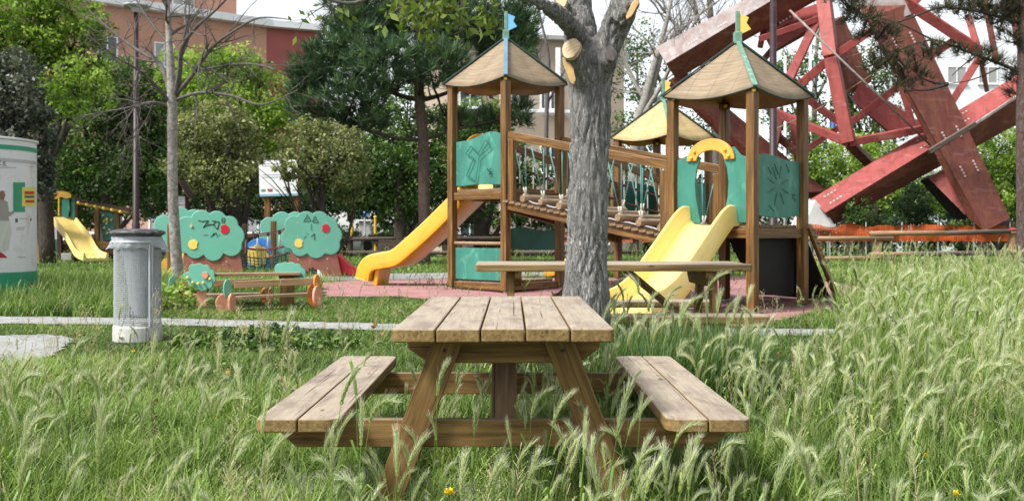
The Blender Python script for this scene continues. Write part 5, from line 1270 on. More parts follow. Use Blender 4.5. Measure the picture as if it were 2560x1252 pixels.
leafy('broadleaf_tree', 'mid green tree behind the maroon lamp post with disc lamp', 'tree', 28.5, [(270, 640, 40), (270, 450, 34), (272, 320, 24)], [(270, 250, 110, 85, 0), (180, 330, 110, 90, 0), (330, 330, 100, 100, .5), (250, 420, 130, 90, 0), (150, 460, 100, 80, .5), (360, 440, 100, 90, 0), (300, 200, 90, 60, 0), (200, 520, 120, 50, .8), (390, 300, 70, 80, .3)], .105, 3.2, 'lf_mid', seed=13)
leafy('broadleaf_tree', 'rounded light green tree below the orange apartment building', 'tree', 30.5, [(590, 640, 44), (590, 420, 36), (590, 300, 26)], [(560, 190, 110, 75, 0), (650, 240, 90, 75, .3), (480, 240, 90, 80, 0), (590, 290, 130, 90, -.3), (680, 330, 80, 80, 0), (530, 150, 60, 40, 0), (620, 180, 60, 45, 0), (430, 200, 70, 70, .5), (450, 330, 90, 80, .3)], .11, 3.0, 'lf_bright', seed=14)
leafy('broadleaf_tree', 'olive toned tree between the bare young tree and the information board', 'tree', 25.5, [(552, 640, 20), (553, 520, 18), (550, 430, 16)], [(520, 350, 90, 80, 0), (590, 380, 80, 80, .3), (480, 420, 70, 70, 0), (560, 450, 90, 60, -.2), (620, 440, 60, 60, 0), (540, 290, 80, 50, .2), (470, 340, 50, 60, .2), (600, 320, 60, 50, 0)], .085, 2.6, 'lf_olive', seed=15)
leafy('broadleaf_tree', 'pale olive tree overhanging the white information board', 'tree', 23.5, [(806, 640, 19), (806, 540, 17), (804, 440, 15)], [(800, 370, 100, 65, 0), (712, 428, 34, 26, -1.9), (742, 445, 20, 26, -1.7), (690, 405, 46, 20, -1.7), (742, 392, 34, 24, -1.7), (730, 425, 24, 20, -1.9), (770, 420, 50, 50, 0), (860, 420, 70, 65, .2), (790, 440, 80, 50, .2), (715, 372, 30, 18, -1.3), (870, 360, 55, 50, .3), (760, 335, 70, 40, .2), (880, 480, 50, 40, .5)], .08, 2.5, 'lf_olive', seed=16)
leafy('broadleaf_tree', 'dense green tree directly behind the umbrella pine trunk', 'tree', 31, [(1000, 640, 34), (1000, 480, 28), (1000, 400, 22)], [(960, 320, 90, 60, .6), (1110, 330, 90, 70, .6), (1000, 260, 80, 50, .8), (960, 400, 90, 70, 0), (1050, 430, 100, 80, 0), (940, 480, 80, 60, .3), (1120, 440, 80, 90, .3), (1010, 350, 90, 50, .5), (1000, 520, 90, 40, .4), (900, 430, 50, 60, 0), (1180, 500, 60, 60, .4), (890, 510, 50, 40, .4)], .11, 3.0, 'lf_mid', seed=17)
leafy('broadleaf_tree', 'green tree behind the first wooden tower, right of the umbrella pine', 'tree', 33, [(1200, 640, 34), (1200, 460, 28), (1205, 380, 22)], [(1330, 430, 60, 55, .2), (1390, 510, 60, 50, .3), (1250, 290, 50, 40, .4), (1180, 310, 80, 70, 0), (1240, 380, 70, 80, .2), (1150, 390, 70, 70, 0), (1300, 500, 50, 60, 0), (1230, 460, 80, 60, .3), (1330, 540, 60, 35, .6)], .115, 2.6, 'lf_mid', seed=18)
leafy('broadleaf_tree', 'thin leaved grey green tree between the pruned tree and the upper left girder', 'tree', 36, [(1590, 640, 34), (1600, 400, 28), (1612, 300, 24), (1640, 180, 18), (1665, 90, 12)], [(1570, 180, 70, 80, 0), (1600, 300, 80, 80, 0), (1580, 420, 90, 70, .4), (1640, 240, 60, 60, .3), (1560, 500, 90, 60, 0), (1610, 110, 60, 55, .3), (1700, 170, 40, 50, .3), (1740, 330, 60, 60, .8)], .11, 1.15, 'lf_mid', bark='bark_pale', seed=19, clump=.2)
leafy('broadleaf_tree', 'round leafy tree seen through the middle of the steel sculpture', 'tree', 38, [(2120, 640, 30), (2120, 520, 26), (2120, 460, 20)], [(2060, 420, 80, 70, 0), (2150, 400, 90, 70, .2), (2110, 470, 110, 50, 0), (2230, 430, 80, 70, .4), (2170, 500, 110, 50, 0), (2030, 350, 50, 60, .6)], .12, 2.8, 'lf_bright', seed=20)
leafy('broadleaf_tree', 'thin green tree standing between the white flag poles', 'tree', 42, [(2190, 640, 26), (2190, 400, 22), (2190, 260, 16)], [(2190, 190, 90, 80, 0), (2110, 240, 70, 80, .3), (2150, 320, 110, 70, .2), (1960, 250, 60, 110, .6), (2000, 340, 60, 80, .3), (2080, 130, 60, 60, .4), (2230, 300, 50, 50, .2), (1990, 180, 50, 60, 0)], .13, 1.8, 'lf_mid', seed=21, clump=.2)
leafy('broadleaf_tree', 'dense green tree behind the leaning girder at the right edge', 'tree', 37, [(2460, 640, 34), (2460, 520, 28), (2460, 430, 22)], [(2500, 370, 90, 80, 0), (2430, 420, 80, 70, .2), (2540, 450, 80, 80, 0), (2470, 500, 100, 60, -.2), (2360, 480, 70, 60, .4), (2610, 400, 80, 90, 0), (2540, 520, 80, 40, 0)], .12, 3.0, 'lf_bright', seed=22)
for (px, py, rx, ry, Y, m_, lab, sd) in ((2148, 530, 38, 34, 30.6, 'lf_mid', 'small grey green bush below the lower girder, left of the dark clipped bush', 31), (2290, 512, 45, 58, 33.5, 'lf_dark', 'dark rounded bush under the crossing of the two girders', 32), (2215, 555, 60, 20, 30.8, 'lf_dark', 'low dark shrub growing along the orange net', 33), (2420, 560, 60, 16, 30.8, 'lf_mid', 'low green shrub at the foot of the leaning girder', 34)):
    r = leafy('bush', lab, 'bush', Y, [(px, 640, 8), (px, py+ry*.4, 5)], [(px, py, rx, ry, 0), (px-rx*.4, py+ry*.5, rx*.6, ry*.5, 0), (px+rx*.4, py+ry*.4, rx*.6, ry*.5, .1)], .07, 3.0, m_, seed=sd, group='bushes by the sculpture')
leafy('hedge', 'low dark clipped hedge running behind the rail fence and bench', 'hedge', 33.4, [(900, 640, 6), (900, 600, 4)], [(600+i*42, 598, 36, 17, 0) for i in range(17)], .07, 3.0, 'lf_dark', seed=41, group=None, limbs=False)
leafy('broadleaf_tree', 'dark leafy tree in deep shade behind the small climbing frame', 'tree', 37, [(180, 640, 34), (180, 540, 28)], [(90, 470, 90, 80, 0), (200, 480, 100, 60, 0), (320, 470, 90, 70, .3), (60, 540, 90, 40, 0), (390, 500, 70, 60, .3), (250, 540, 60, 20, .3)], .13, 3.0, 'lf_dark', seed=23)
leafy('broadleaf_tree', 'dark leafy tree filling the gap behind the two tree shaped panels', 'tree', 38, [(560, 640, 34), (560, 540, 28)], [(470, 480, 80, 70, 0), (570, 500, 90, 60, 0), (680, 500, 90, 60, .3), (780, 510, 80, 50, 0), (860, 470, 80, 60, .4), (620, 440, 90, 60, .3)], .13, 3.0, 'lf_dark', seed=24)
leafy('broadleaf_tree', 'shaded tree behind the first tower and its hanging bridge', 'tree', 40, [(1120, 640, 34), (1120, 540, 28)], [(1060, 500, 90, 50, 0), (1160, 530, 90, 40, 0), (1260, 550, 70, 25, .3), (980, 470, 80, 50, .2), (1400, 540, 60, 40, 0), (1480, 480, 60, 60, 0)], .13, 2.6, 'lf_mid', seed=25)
pts, rn = crown_pts([(x, 470+40*math.sin(x*.013), 120, 110+30*math.sin(x*.021), 0) for x in range(-500, 1560, 95)]+[(x, 500, 120, 75+20*math.sin(x*.021), 0) for x in range(1620, 3100, 95)]+[(x, 600, 110, 46, -2) for x in range(-500, 3100, 70)], 62, .26, 2.2, 51)
o = quads_mesh('distant_woodland', leaf_quads(pts, np.full(len(pts), .26), .6), [M['lf_dark']], rn); tag(o, 'dark green woodland far behind the park', 'woodland', kind='stuff')

# pines
def tufts(cent, dirs, n, L, w, seed):
    rg = np.random.default_rng(seed); idx = np.repeat(np.arange(len(cent)), n); c = cent[idx]; d = dirs[idx]+rg.normal(size=(len(idx), 3))*.55; d /= np.linalg.norm(d, axis=1)[:, None]
    b = np.cross(d, rg.normal(size=d.shape)); b /= np.linalg.norm(b, axis=1)[:, None]; s = (L*(.7+.6*rg.random(len(idx))))[:, None]; c = c+rg.normal(size=c.shape)*L*.12
    return np.stack([c-b*w*.5, c+b*w*.5, c+d*s+b*w*.12, c+d*s-b*w*.12], 1), np.clip(rg.random(len(cent))[idx]*.7+.3*rg.random(len(idx)), 0, 1)
def pine(label, Y, trunk, blobs, ntuft, L, w, limbs, seed, bark='bark_pine', per=24):
    b = Vector((P(trunk[0][0], 0, Y).x, Y, gz(Y))); r = empty('pine_tree', b, label, 'pine tree', 'pine trees'); ps, rs = pts_rad(trunk, Y); ps[0].z = gz(Y)-.1
    mb = MB(); mb.tube(*smooth_path(ps, rs, 4), 14); mb.build('trunk', M[bark], r, smooth=True)
    rg = np.random.default_rng(seed); mb = MB(); C_ = []; D_ = []; tot = sum(bl[2]*bl[3] for bl in blobs)
    lp = []
    for lm in limbs: p_, r_ = smooth_path(*pts_rad([(x, y, ww) for x, y, ww, dy in lm], Y), 4); lp.append(p_); mb.tube(p_, r_, 7)
    allp = [q for p_ in lp for q in p_[2:]]+ps[2:]
    for (px, py, rx, ry, dY) in blobs:
        Yb = Y+dY; c = np.array(P(px, py, Yb)); r3 = np.array([rx*Yb/F, rx*Yb/F*.8, ry*Yb/F]); k = int(ntuft*rx*ry/tot); d = rg.normal(size=(k, 3)); d /= np.linalg.norm(d, axis=1)[:, None]; rad = rg.random(k)**.4
        q = c+d*r3*rad[:, None]; C_.append(q); dd = d*.6+np.array([0, 0, .75]); D_.append(dd/np.linalg.norm(dd, axis=1)[:, None])
        for i in range(0, k, 9):
            e = Vector(q[i]); s_ = min(allp, key=lambda v: (v-e).length); m_ = s_.lerp(e, .5)+Vector((0, 0, -.08*(e-s_).length)); mb.tube([s_, m_, e], [.035, .022, .008], 5)
    mb.build('branches', M['bark_dark'], r, smooth=True)
    M['needle_b'] = M.get('needle_b') or m_leaf('brownish_pine_needles', [(.016, .018, .010), (.045, .045, .022), (.10, .085, .045)], .12)
    V, rn = tufts(np.concatenate(C_), np.concatenate(D_), per, L, w, seed); quads_mesh('crown', V, [M['needle_b' if ntuft < 1000 else 'needle']], rn, r); return r
pine('wide umbrella pine with dark needle clumps left of the first wooden tower', 24.5, [(1062, 660, 30), (1060, 500, 28), (1058, 350, 28), (1048, 240, 26), (1050, 120, 20), (1045, 20, 14)],
     [(900, 90, 110, 75, 0), (1020, 50, 110, 70, .4), (1150, 60, 110, 75, 0), (1260, 110, 85, 90, .3), (830, 170, 100, 75, 0), (780, 250, 65, 60, .2), (960, 150, 90, 60, -1), (1100, 160, 90, 60, -.8), (1080, -20, 140, 50, 0), (900, 20, 90, 45, 0), (820, 320, 65, 45, .2), (890, 240, 90, 40, -.4), (1190, 200, 80, 50, .3), (1290, 60, 60, 70, .3), (990, 210, 70, 28, 1.2), (1130, 300, 60, 25, .6), (900, 300, 80, 28, .2), (1300, 280, 34, 40, .5), (1230, 300, 50, 26, .4), (760, 190, 40, 40, 0)], 2200, .25, .021,
     [[(1050, 250, 14, 0), (990, 235, 11, 0), (920, 190, 8, 0), (850, 150, 5, 0)], [(1055, 250, 14, 0), (1110, 235, 10, 0), (1180, 200, 7, 0), (1270, 150, 4, 0)], [(1060, 352, 11, 0), (990, 345, 9, 0), (900, 320, 6, 0), (830, 290, 4, 0)], [(1060, 350, 9, 0), (1120, 330, 7, 0), (1240, 300, 4, 0)], [(1050, 150, 10, 0), (1000, 100, 7, 0), (920, 60, 4, 0)], [(1050, 130, 10, 0), (1110, 80, 7, 0), (1200, 50, 4, 0)]], 61)
pine('pine at the right edge with thin drooping branches across the sculpture', 18.0, [(2566, 700, 44), (2562, 500, 40), (2560, 300, 38), (2562, 100, 34), (2565, -100, 28)],
     [(2150, 45, 50, 34, 0), (2200, 95, 60, 34, .1), (2235, 150, 55, 30, 0), (2120, 8, 60, 26, 0), (2290, 190, 42, 26, .2), (2330, 130, 40, 26, 0), (2420, 130, 42, 22, 0), (2380, 20, 60, 26, 0), (2470, 30, 60, 40, .2), (2530, 60, 40, 60, 0), (2540, 200, 30, 50, .1), (2250, 215, 36, 20, 0), (2180, 170, 30, 20, 0), (2480, 150, 30, 30, 0), (2500, -10, 80, 40, 0)], 430, .17, .012,
     [[(2560, 185, 12, 0), (2500, 160, 9, 0), (2420, 130, 7, 0), (2330, 100, 5, 0), (2240, 130, 3, 0)], [(2555, 60, 10, 0), (2450, 30, 8, 0), (2350, 20, 6, 0), (2220, 60, 4, 0), (2130, 20, 3, 0)], [(2330, 100, 5, 0), (2250, 60, 4, 0), (2170, 40, 2, 0)], [(2500, 170, 4, 0), (2430, 200, 3, 0), (2370, 210, 2, 0)], [(2440, 140, 4, 0), (2400, 170, 3, 0), (2380, 190, 2, 0)]], 62, per=20)

# bare trees
def bare_twigs(mb, ps, rs, n, L, lev, rnd, droop=.02, side=.8):
    for _ in range(n):
        i = rnd.randint(max(1, len(ps)//5), len(ps)-2); p = ps[i]; t = (ps[i+1]-ps[i-1]).normalized(); d = (t+Vector([rnd.gauss(0, side) for _ in range(3)])).normalized()
        l = L*rnd.uniform(.5, 1.15); m = 6; q = p.copy(); pp = [p]; 
        for k in range(m):
            d = (d+Vector([rnd.gauss(0, .13) for _ in range(3)])+Vector((0, 0, .05-droop))).normalized(); q = q+d*l/m; pp.append(q)
        r0 = min(rs[i]*.55, .03); rr = [r0*(1-.8*k/m) for k in range(m+1)]; mb.tube(pp, rr, 5 if lev > 0 else 4, cap=False)
        if lev > 0: bare_twigs(mb, pp, rr, 4, l*.55, lev-1, rnd, droop, side)
YT2 = 15.6; r = empty('bare_tree', Vector((P(440, 0, YT2).x, YT2, gz(YT2))), 'slender young tree with bare spreading branches, right of the litter bin', 'tree', 'leafless trees'); mb = MB(); rnd = random.Random(5)
mt = MB(); ps, rs = smooth_path(*pts_rad([(446, 720, 30), (438, 600, 27), (432, 480, 25), (431, 350, 24), (431, 245, 26), (425, 140, 18), (421, 60, 14), (418, -30, 9), (414, -120, 5)], YT2), 5); mt.tube(ps, rs, 14); mt.build('trunk', M['bark_pale'], r, smooth=True); bare_twigs(mb, ps[24:], rs[24:], 12, 1.1, 2, rnd)
for lm in ([(438, 240, 16), (449, 180, 13), (455, 120, 11), (490, 70, 8), (545, 20, 6), (600, -40, 3)], [(441, 235, 13), (480, 190, 11), (530, 120, 8), (590, 75, 6), (650, 45, 5), (730, 50, 2)], [(440, 250, 10), (500, 232, 8), (580, 240, 7), (655, 262, 5), (745, 225, 2)], [(427, 240, 14), (402, 165, 11), (335, 120, 8), (270, 70, 5), (205, 10, 3)], [(424, 268, 9), (380, 256, 7), (310, 272, 5), (205, 290, 2)], [(424, 255, 10), (385, 210, 8), (345, 175, 6), (285, 140, 4), (235, 95, 2)], [(453, 140, 9), (470, 95, 7), (462, 40, 5), (470, -30, 3)], [(490, 178, 7), (560, 165, 5), (630, 160, 4), (690, 175, 2)], [(345, 175, 5), (335, 240, 4), (345, 310, 3), (338, 380, 2)], [(386, 250, 4), (360, 310, 3), (300, 388, 1.5)], [(430, 120, 8), (380, 60, 6), (340, 0, 4), (300, -60, 2)]):
    dY = rnd.uniform(-1.2, 1.2); ps, rs = smooth_path(*pts_rad(lm, YT2, dY), 5); mb.tube(ps, rs, 7); bare_twigs(mb, ps, rs, 11, .75, 2, rnd)
mb.build('branches', M['twig'], r, smooth=True)
def bare(label, Y, trunk, limbs, n, L, seed, bark='bark_pale'):
    b = Vector((P(trunk[0][0], 0, Y).x, Y, gz(Y))); r = empty('bare_tree', b, label, 'tree', 'leafless trees'); rnd = random.Random(seed); mb = MB(); a, c = pts_rad(trunk, Y); a[0].z = gz(Y)
    ps, rs = smooth_path(a, c, 4); mb.tube(ps, rs, 8); bare_twigs(mb, ps[len(ps)//2:], rs[len(ps)//2:], n, L, 2, rnd, -.03, .6)
    for lm in limbs: ps, rs = smooth_path(*pts_rad(lm, Y, rnd.uniform(-1, 1)), 4); mb.tube(ps, rs, 6); bare_twigs(mb, ps, rs, n, L, 2, rnd, -.03, .6)
    mb.build('trunk', M[bark], r, smooth=True)
bare('pale leafless tree leaning right, between the pruned tree and the third tower roof', 33.5, [(1570, 640, 30), (1592, 330, 24), (1612, 250, 22), (1640, 150, 18), (1665, 60, 12), (1690, -60, 6)], [[(1612, 250, 14), (1560, 150, 9), (1540, 40, 5)], [(1600, 300, 14), (1650, 220, 11), (1700, 120, 8), (1760, 20, 4)], [(1640, 150, 10), (1720, 60, 7), (1800, 0, 4)]], 12, 2.1, 71)
bare('tall grey leafless tree rising behind the upper left girder', 46, [(1790, 640, 30), (1790, 300, 24), (1780, 100, 18), (1770, -60, 10)], [[(1780, 200, 12), (1700, 80, 8), (1640, 0, 4)], [(1780, 120, 12), (1860, 20, 8), (1900, -60, 4)], [(1785, 150, 10), (1740, 30, 6), (1730, -60, 3)]], 14, 2.6, 72, 'twig')
bare('leafless tree in front of the beige building, left of the pruned tree', 36, [(1362, 640, 14), (1366, 300, 11), (1372, 150, 8), (1350, 40, 5), (1340, -40, 3)], [[(1370, 200, 6), (1330, 120, 4), (1300, 90, 2)], [(1368, 260, 6), (1410, 180, 4), (1430, 130, 2)]], 6, 1.1, 73, 'twig')
bare('whitish bare trunk standing behind the flag poles', 44, [(2045, 640, 22), (2042, 450, 20), (2035, 300, 16), (2040, 150, 10), (2050, 20, 6)], [[(2038, 320, 9), (1990, 200, 6), (1950, 100, 3)], [(2040, 250, 8), (2090, 150, 5), (2140, 60, 3)]], 8, 1.8, 74)

# ------------------------------------------------------------------ meadow: grass, wild barley, weeds
def in_poly(x, y, w):
    c = np.zeros(len(x), bool); n = len(w)
    for i in range(n):
        x1, y1 = w[i]; x2, y2 = w[(i+1) % n]
        k = ((y1 > y) != (y2 > y)) & (x < (x2-x1)*(y-y1)/((y2-y1) if y2 != y1 else 1e-9)+x1); c ^= k
    return c
def gzv(y): return np.where(y < 3, 0, np.where(y < 14, .03*(y-3), np.where(y < 33, .33, .33-.14*(np.minimum(y, 38)-33))))
_ph = RNG.random((5, 2))*6
def nz(x, y, s=1.0):
    v = 0
    for k, f in enumerate((1.0, 1.9, 3.7, 6.3)): v = v+np.sin(x*f*s*1.3+_ph[k, 0]+1.7*np.sin(y*f*s+_ph[k, 1]))*np.cos(y*f*s*1.1+_ph[k, 1]+x*f*.3*s)/(k+1.2)
    return np.clip(v*.45+.5, 0, 1)
def height(x, y):
    px = 1280+x*F/y
    h = .16+.10*nz(x, y, .8)
    h = np.where(y < 6.3, .09+.17*nz(x, y, 1.2)**1.3, h); h = np.where((y < 3.9) & (np.abs(x+.03) < 1.0), h*1.0+.01, h)
    h = np.where((x < -.3) & (y > 5.4) & (y <= 7.4), .08+.09*nz(x, y, 1.4), h)
    h = np.where((x < 1.2) & (y > 7.4) & (y < 14), .022+.035*nz(x, y, 1.5), h)
    h = np.where((x < .3) & (y > 10.3) & (y < 12.2), .02+.04*nz(x, y, 1.5), h)
    h = np.where((x < -3.7) & (y > 10.0) & (y < 15), .16+.16*nz(x, y, 1.1), h)
    right = (x > 1.35) & (y > 4.5) & (y < 13); h = np.where(right, .13+.15*nz(x, y, .9), h)
    h = np.where((x > 1.2) & (x < 4.2) & (y > 6.4) & (y < 11.8), .04+.07*nz(x, y, .9), h)
    h = np.where((x > .31*y) & (y > 5) & (y < 12.5), .16+.20*nz(x, y, .8), h)
    dense = ((x-.80)/.55)**2+((y-6.0)/.62)**2 < 1; h = np.where(dense, .34+.14*nz(x, y, 1.6), h)
    h = np.where((y > 9.0) & (y < 12.3) & (x > .3) & (x < 3.4), .03+.05*nz(x, y, 2), h)
    h = np.where(y > 13.5, .09+.11*nz(x, y, .6), h); h = np.where(y > 19, .04+.07*nz(x, y, .5), h)
    bench = (np.abs(np.abs(x+.03)-.68) < .2) & (y > 3.42) & (y < 5.4); h = np.where(bench, np.minimum(h, .30), h)
    return h
def keep(x, y, n):
    m = np.ones(len(x), bool)
    for w in (PTH, RUB, EDG): m &= ~(in_poly(x, y, w) & (RNG.random(n) > .015+.20*(nz(x, y, 2.3) > .72)))
    for w in (GR1,): m &= ~(in_poly(x, y, w) & (RNG.random(n) > .13))
    m &= ~((in_poly(x, y, GR2) | in_poly(x, y, GR3)) & (RNG.random(n) > .72))
    m &= ~(((x-bc.x)**2+(y-bc.y)**2) < .2**2); m &= ~(((x-.45)**2+(y-6.25)**2) < .19**2); m &= ~(((x-cc.x)**2+(y-cc.y)**2) < .72**2)
    return m
def sample(y0, y1, dens, pad=1.36):
    hw = .5*1.0*2560/F*y1*pad+.3; n = int((y1-y0)*2*hw*dens); x = (RNG.random(n)*2-1)*hw; y = y0+(y1-y0)*RNG.random(n); m = np.abs(x) < .5*2560/F*y*pad+.3
    x, y = x[m], y[m]; m = keep(x, y, len(x)); return x[m], y[m]
def blade(seg, w, bend, rg):
    V = []; h = []; az = rg.random()*6.28
    for i in range(seg+1):
        t = i/seg; ww = w*(1-t**1.6)*.5+.0002; cx = bend*t*t; z = t*(1-.18*bend*t)
        V += [(cx, -ww, z), (cx, ww, z)]; h += [t, t]
    return np.array(V), np.array([(2*i, 2*i+1, 2*i+3, 2*i+2) for i in range(seg)]), np.zeros(seg, int), np.array(h)
def scatter(name, temps, x, y, rot, sxy, sz, mats, rnd, label, cat, leanx=None, leany=None):
    Vs = []; Fs = []; Ms = []; Rn = []; Hs = []; off = 0; ti = RNG.integers(0, len(temps), len(x)); z = gzv(y)
    for k, (V, Fq, mi, h) in enumerate(temps):
        s = np.where(ti == k)[0]
        if not len(s): continue
        c, sn = np.cos(rot[s])[:, None], np.sin(rot[s])[:, None]; X = V[None, :, 0]*sxy[s][:, None]; Y_ = V[None, :, 1]*(sxy[s][:, None]); Z = V[None, :, 2]*sz[s][:, None]
        xx = X*c-Y_*sn; yy = X*sn+Y_*c
        if leanx is not None: xx = xx+leanx[s][:, None]*Z; yy = yy+leany[s][:, None]*Z
        W = np.stack([xx+x[s][:, None], yy+y[s][:, None], Z+z[s][:, None]-.005], 2); n = len(V)
        Vs.append(W.reshape(-1, 3)); Fs.append((Fq[None]+(np.arange(len(s))*n)[:, None, None]+off).reshape(-1, 4)); Ms.append(np.tile(mi, len(s))); Rn.append(np.repeat(rnd[s], n)); Hs.append(np.tile(h, len(s))); off += n*len(s)
    V = np.concatenate(Vs); Fq = np.concatenate(Fs); m = len(Fq)
    o = raw_mesh(name, V, Fq.ravel(), np.arange(m)*4, np.full(m, 4), mats, np.concatenate(Ms), {'rnd': np.concatenate(Rn), 'hh': np.concatenate(Hs)})
    return tag(o, label, cat, kind='stuff')
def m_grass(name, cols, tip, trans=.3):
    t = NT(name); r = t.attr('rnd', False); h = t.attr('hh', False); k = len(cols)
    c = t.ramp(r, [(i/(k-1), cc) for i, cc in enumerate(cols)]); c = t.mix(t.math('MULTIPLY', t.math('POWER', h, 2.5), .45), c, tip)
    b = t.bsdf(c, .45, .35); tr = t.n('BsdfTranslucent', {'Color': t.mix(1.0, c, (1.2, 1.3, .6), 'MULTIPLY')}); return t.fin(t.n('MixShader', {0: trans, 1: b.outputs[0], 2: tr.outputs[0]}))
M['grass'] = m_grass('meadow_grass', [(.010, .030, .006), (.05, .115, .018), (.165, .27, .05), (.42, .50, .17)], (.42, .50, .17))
M['grass_b'] = m_grass('blue_green_grass', [(.035, .085, .028), (.07, .14, .045), (.11, .20, .06)], (.18, .26, .10))
t = NT('barley_awns'); r = t.attr('rnd', False); h = t.attr('hh', False)
c = t.ramp(r, [(0, (.12, .20, .03)), (.5, (.24, .34, .06)), (.85, (.38, .45, .13)), (1, (.54, .50, .24))]); c = t.mix(t.math('MULTIPLY', h, .85), c, (.88, .89, .66))
b = t.bsdf(c, .35, .5); tr = t.n('BsdfTranslucent', {'Color': c}); M['barley'] = t.fin(t.n('MixShader', {0: .4, 1: b.outputs[0], 2: tr.outputs[0]}))
rg = np.random.default_rng(3)
def plant(detail, rg):
    V = []; Q = []; mi = []; hh = []
    H = rg.uniform(.30, .46); lean = rg.uniform(.02, .16); nod = rg.choice([rg.uniform(.0, .5), rg.uniform(.5, 1.3)]); L = rg.uniform(.08, .125)
    st = [np.array((lean*t*t*H, .02*math.sin(3*t)*H, H*t)) for t in np.linspace(0, 1, {2: 6, 1: 4, 0: 3}[detail])]
    def quad(a, b, c, d, m, h):
        k = len(V); V.extend([a, b, c, d]); Q.append((k, k+1, k+2, k+3)); mi.append(m); hh.extend(h)
    wst = {2: .0011, 1: .0018, 0: .003}[detail]
    for a, b in zip(st[:-1], st[1:]):
        ta, tb = a[2]/H, b[2]/H
        for ax in ((np.array((wst, 0, 0)), np.array((0, wst, 0))) if detail > 0 else (np.array((0, wst, 0)),)): quad(a-ax, a+ax, b+ax, b-ax, 0, [ta*.8, ta*.8, tb*.8, tb*.8])
    # flag leaves on the stem
    for _ in range(2 if detail else 1):
        s = st[1]+(st[-1]-st[1])*rg.uniform(.1, .7); az = rg.random()*6.28; d = np.array((math.cos(az), math.sin(az), 0)); w = np.array((-d[1], d[0], 0))*.0035*(1 if detail == 2 else 1.6); l = rg.uniform(.07, .13)
        m_ = s+d*l*.45+np.array((0, 0, l*.5)); e = s+d*l+np.array((0, 0, l*.35)); quad(s-w, s+w, m_+w, m_-w, 0, [.4, .4, .7, .7]); quad(m_-w, m_+w, e, e, 0, [.7, .7, 1, 1])
    # head along an arc that starts upright and nods over
    n = {2: 13, 1: 6, 0: 3}[detail]; ang = math.atan2(2*lean, 1); p = st[-1].copy(); ax = []
    for i in range(n+1):
        t = i/n; a = ang+nod*t; ax.append((p.copy(), np.array((math.sin(a), 0, math.cos(a))))); p = p+np.array((math.sin(a), 0, math.cos(a)))*L/n
    tone = rg.random()
    for i in range(n):
        p, d = ax[i]; t = i/n; fat = math.sin(math.pi*min(1, .18+t*.85))
        u = np.cross(d, (0, 1, 0)); u /= np.linalg.norm(u); v = np.cross(d, u)
        for k in range({2: 4, 1: 3, 0: 2}[detail]):
            a = k*6.283/({2: 4, 1: 3, 0: 2}[detail])+i*.8; o = u*math.cos(a)+v*math.sin(a); sp_ = d*.93+o*.30; sp_ /= np.linalg.norm(sp_); w = np.cross(sp_, o)*{2: .0042, 1: .0058, 0: .009}[detail]*(.5+.6*fat); l = {2: .013, 1: .02, 0: .035}[detail]
            b0 = p+o*.0008; m_ = b0+sp_*l*.5+o*.0012; quad(b0, m_+w, b0+sp_*l, m_-w, 1, [0, .05, .1, .05])
            for q in range({2: 2, 1: 1, 0: 1}[detail]):
                a2 = a+rg.normal()*.5; o2 = u*math.cos(a2)+v*math.sin(a2); sd_ = d+o2*rg.uniform(.08, .34); sd_ /= np.linalg.norm(sd_); al = rg.uniform(.03, .052)*(.65+.5*fat); aw = np.cross(sd_, rg.normal(size=3)); aw = aw/np.linalg.norm(aw)*{2: .00038, 1: .0010, 0: .0022}[detail]
                s0 = p+sp_*l*.5; quad(s0-aw, s0+aw, s0+sd_*al+aw*.25, s0+sd_*al-aw*.25, 1, [.35, .35, 1, 1])
    return np.array(V), np.array(Q), np.array(mi), np.array(hh)
bn_ = [blade(4, w, b, rg) for w in (.005, .007, .009, .012) for b in (.12, .3, .5, .8)]
bm_ = [blade(3, w, b, rg) for w in (.008, .011, .014) for b in (.15, .4, .75)]
bf_ = [blade(2, w, b, rg) for w in (.016, .022, .03) for b in (.2, .5)]
def grass_layer(y0, y1, dens, temps, wfac=1.0):
    x, y = sample(y0, y1, dens); n = len(x); h = height(x, y)*(.55+.75*RNG.random(n)); r = np.clip(.55*nz(x, y, .7)+.45*RNG.random(n)+RNG.normal(size=n)*.05, 0, 1)
    return x, y, RNG.random(n)*6.283, np.full(n, wfac)*np.where(h < .15, .8, 1.0), h, r
def do_grass(y0, y1, dens, temps, matn, lab):
    x, y, rot, sxy, h, r = grass_layer(y0, y1, dens, temps)
    t2 = [(np.stack([V[:, 0]*.35, V[:, 1], V[:, 2]], 1), q, m, hh) for V, q, m, hh in temps]
    return scatter('grass', t2, x, y, rot, sxy, h, [M[matn]], r, lab, 'grass', RNG.normal(size=len(x))*.18+.06, RNG.normal(size=len(x))*.18)
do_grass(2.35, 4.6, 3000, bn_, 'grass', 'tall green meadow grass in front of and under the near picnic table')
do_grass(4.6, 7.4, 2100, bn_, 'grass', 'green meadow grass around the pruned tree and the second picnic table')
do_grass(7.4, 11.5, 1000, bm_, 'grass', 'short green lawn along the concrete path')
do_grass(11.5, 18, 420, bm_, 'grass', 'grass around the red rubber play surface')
do_grass(18, 34, 110, bf_, 'grass', 'pale grass in front of the rail fences')
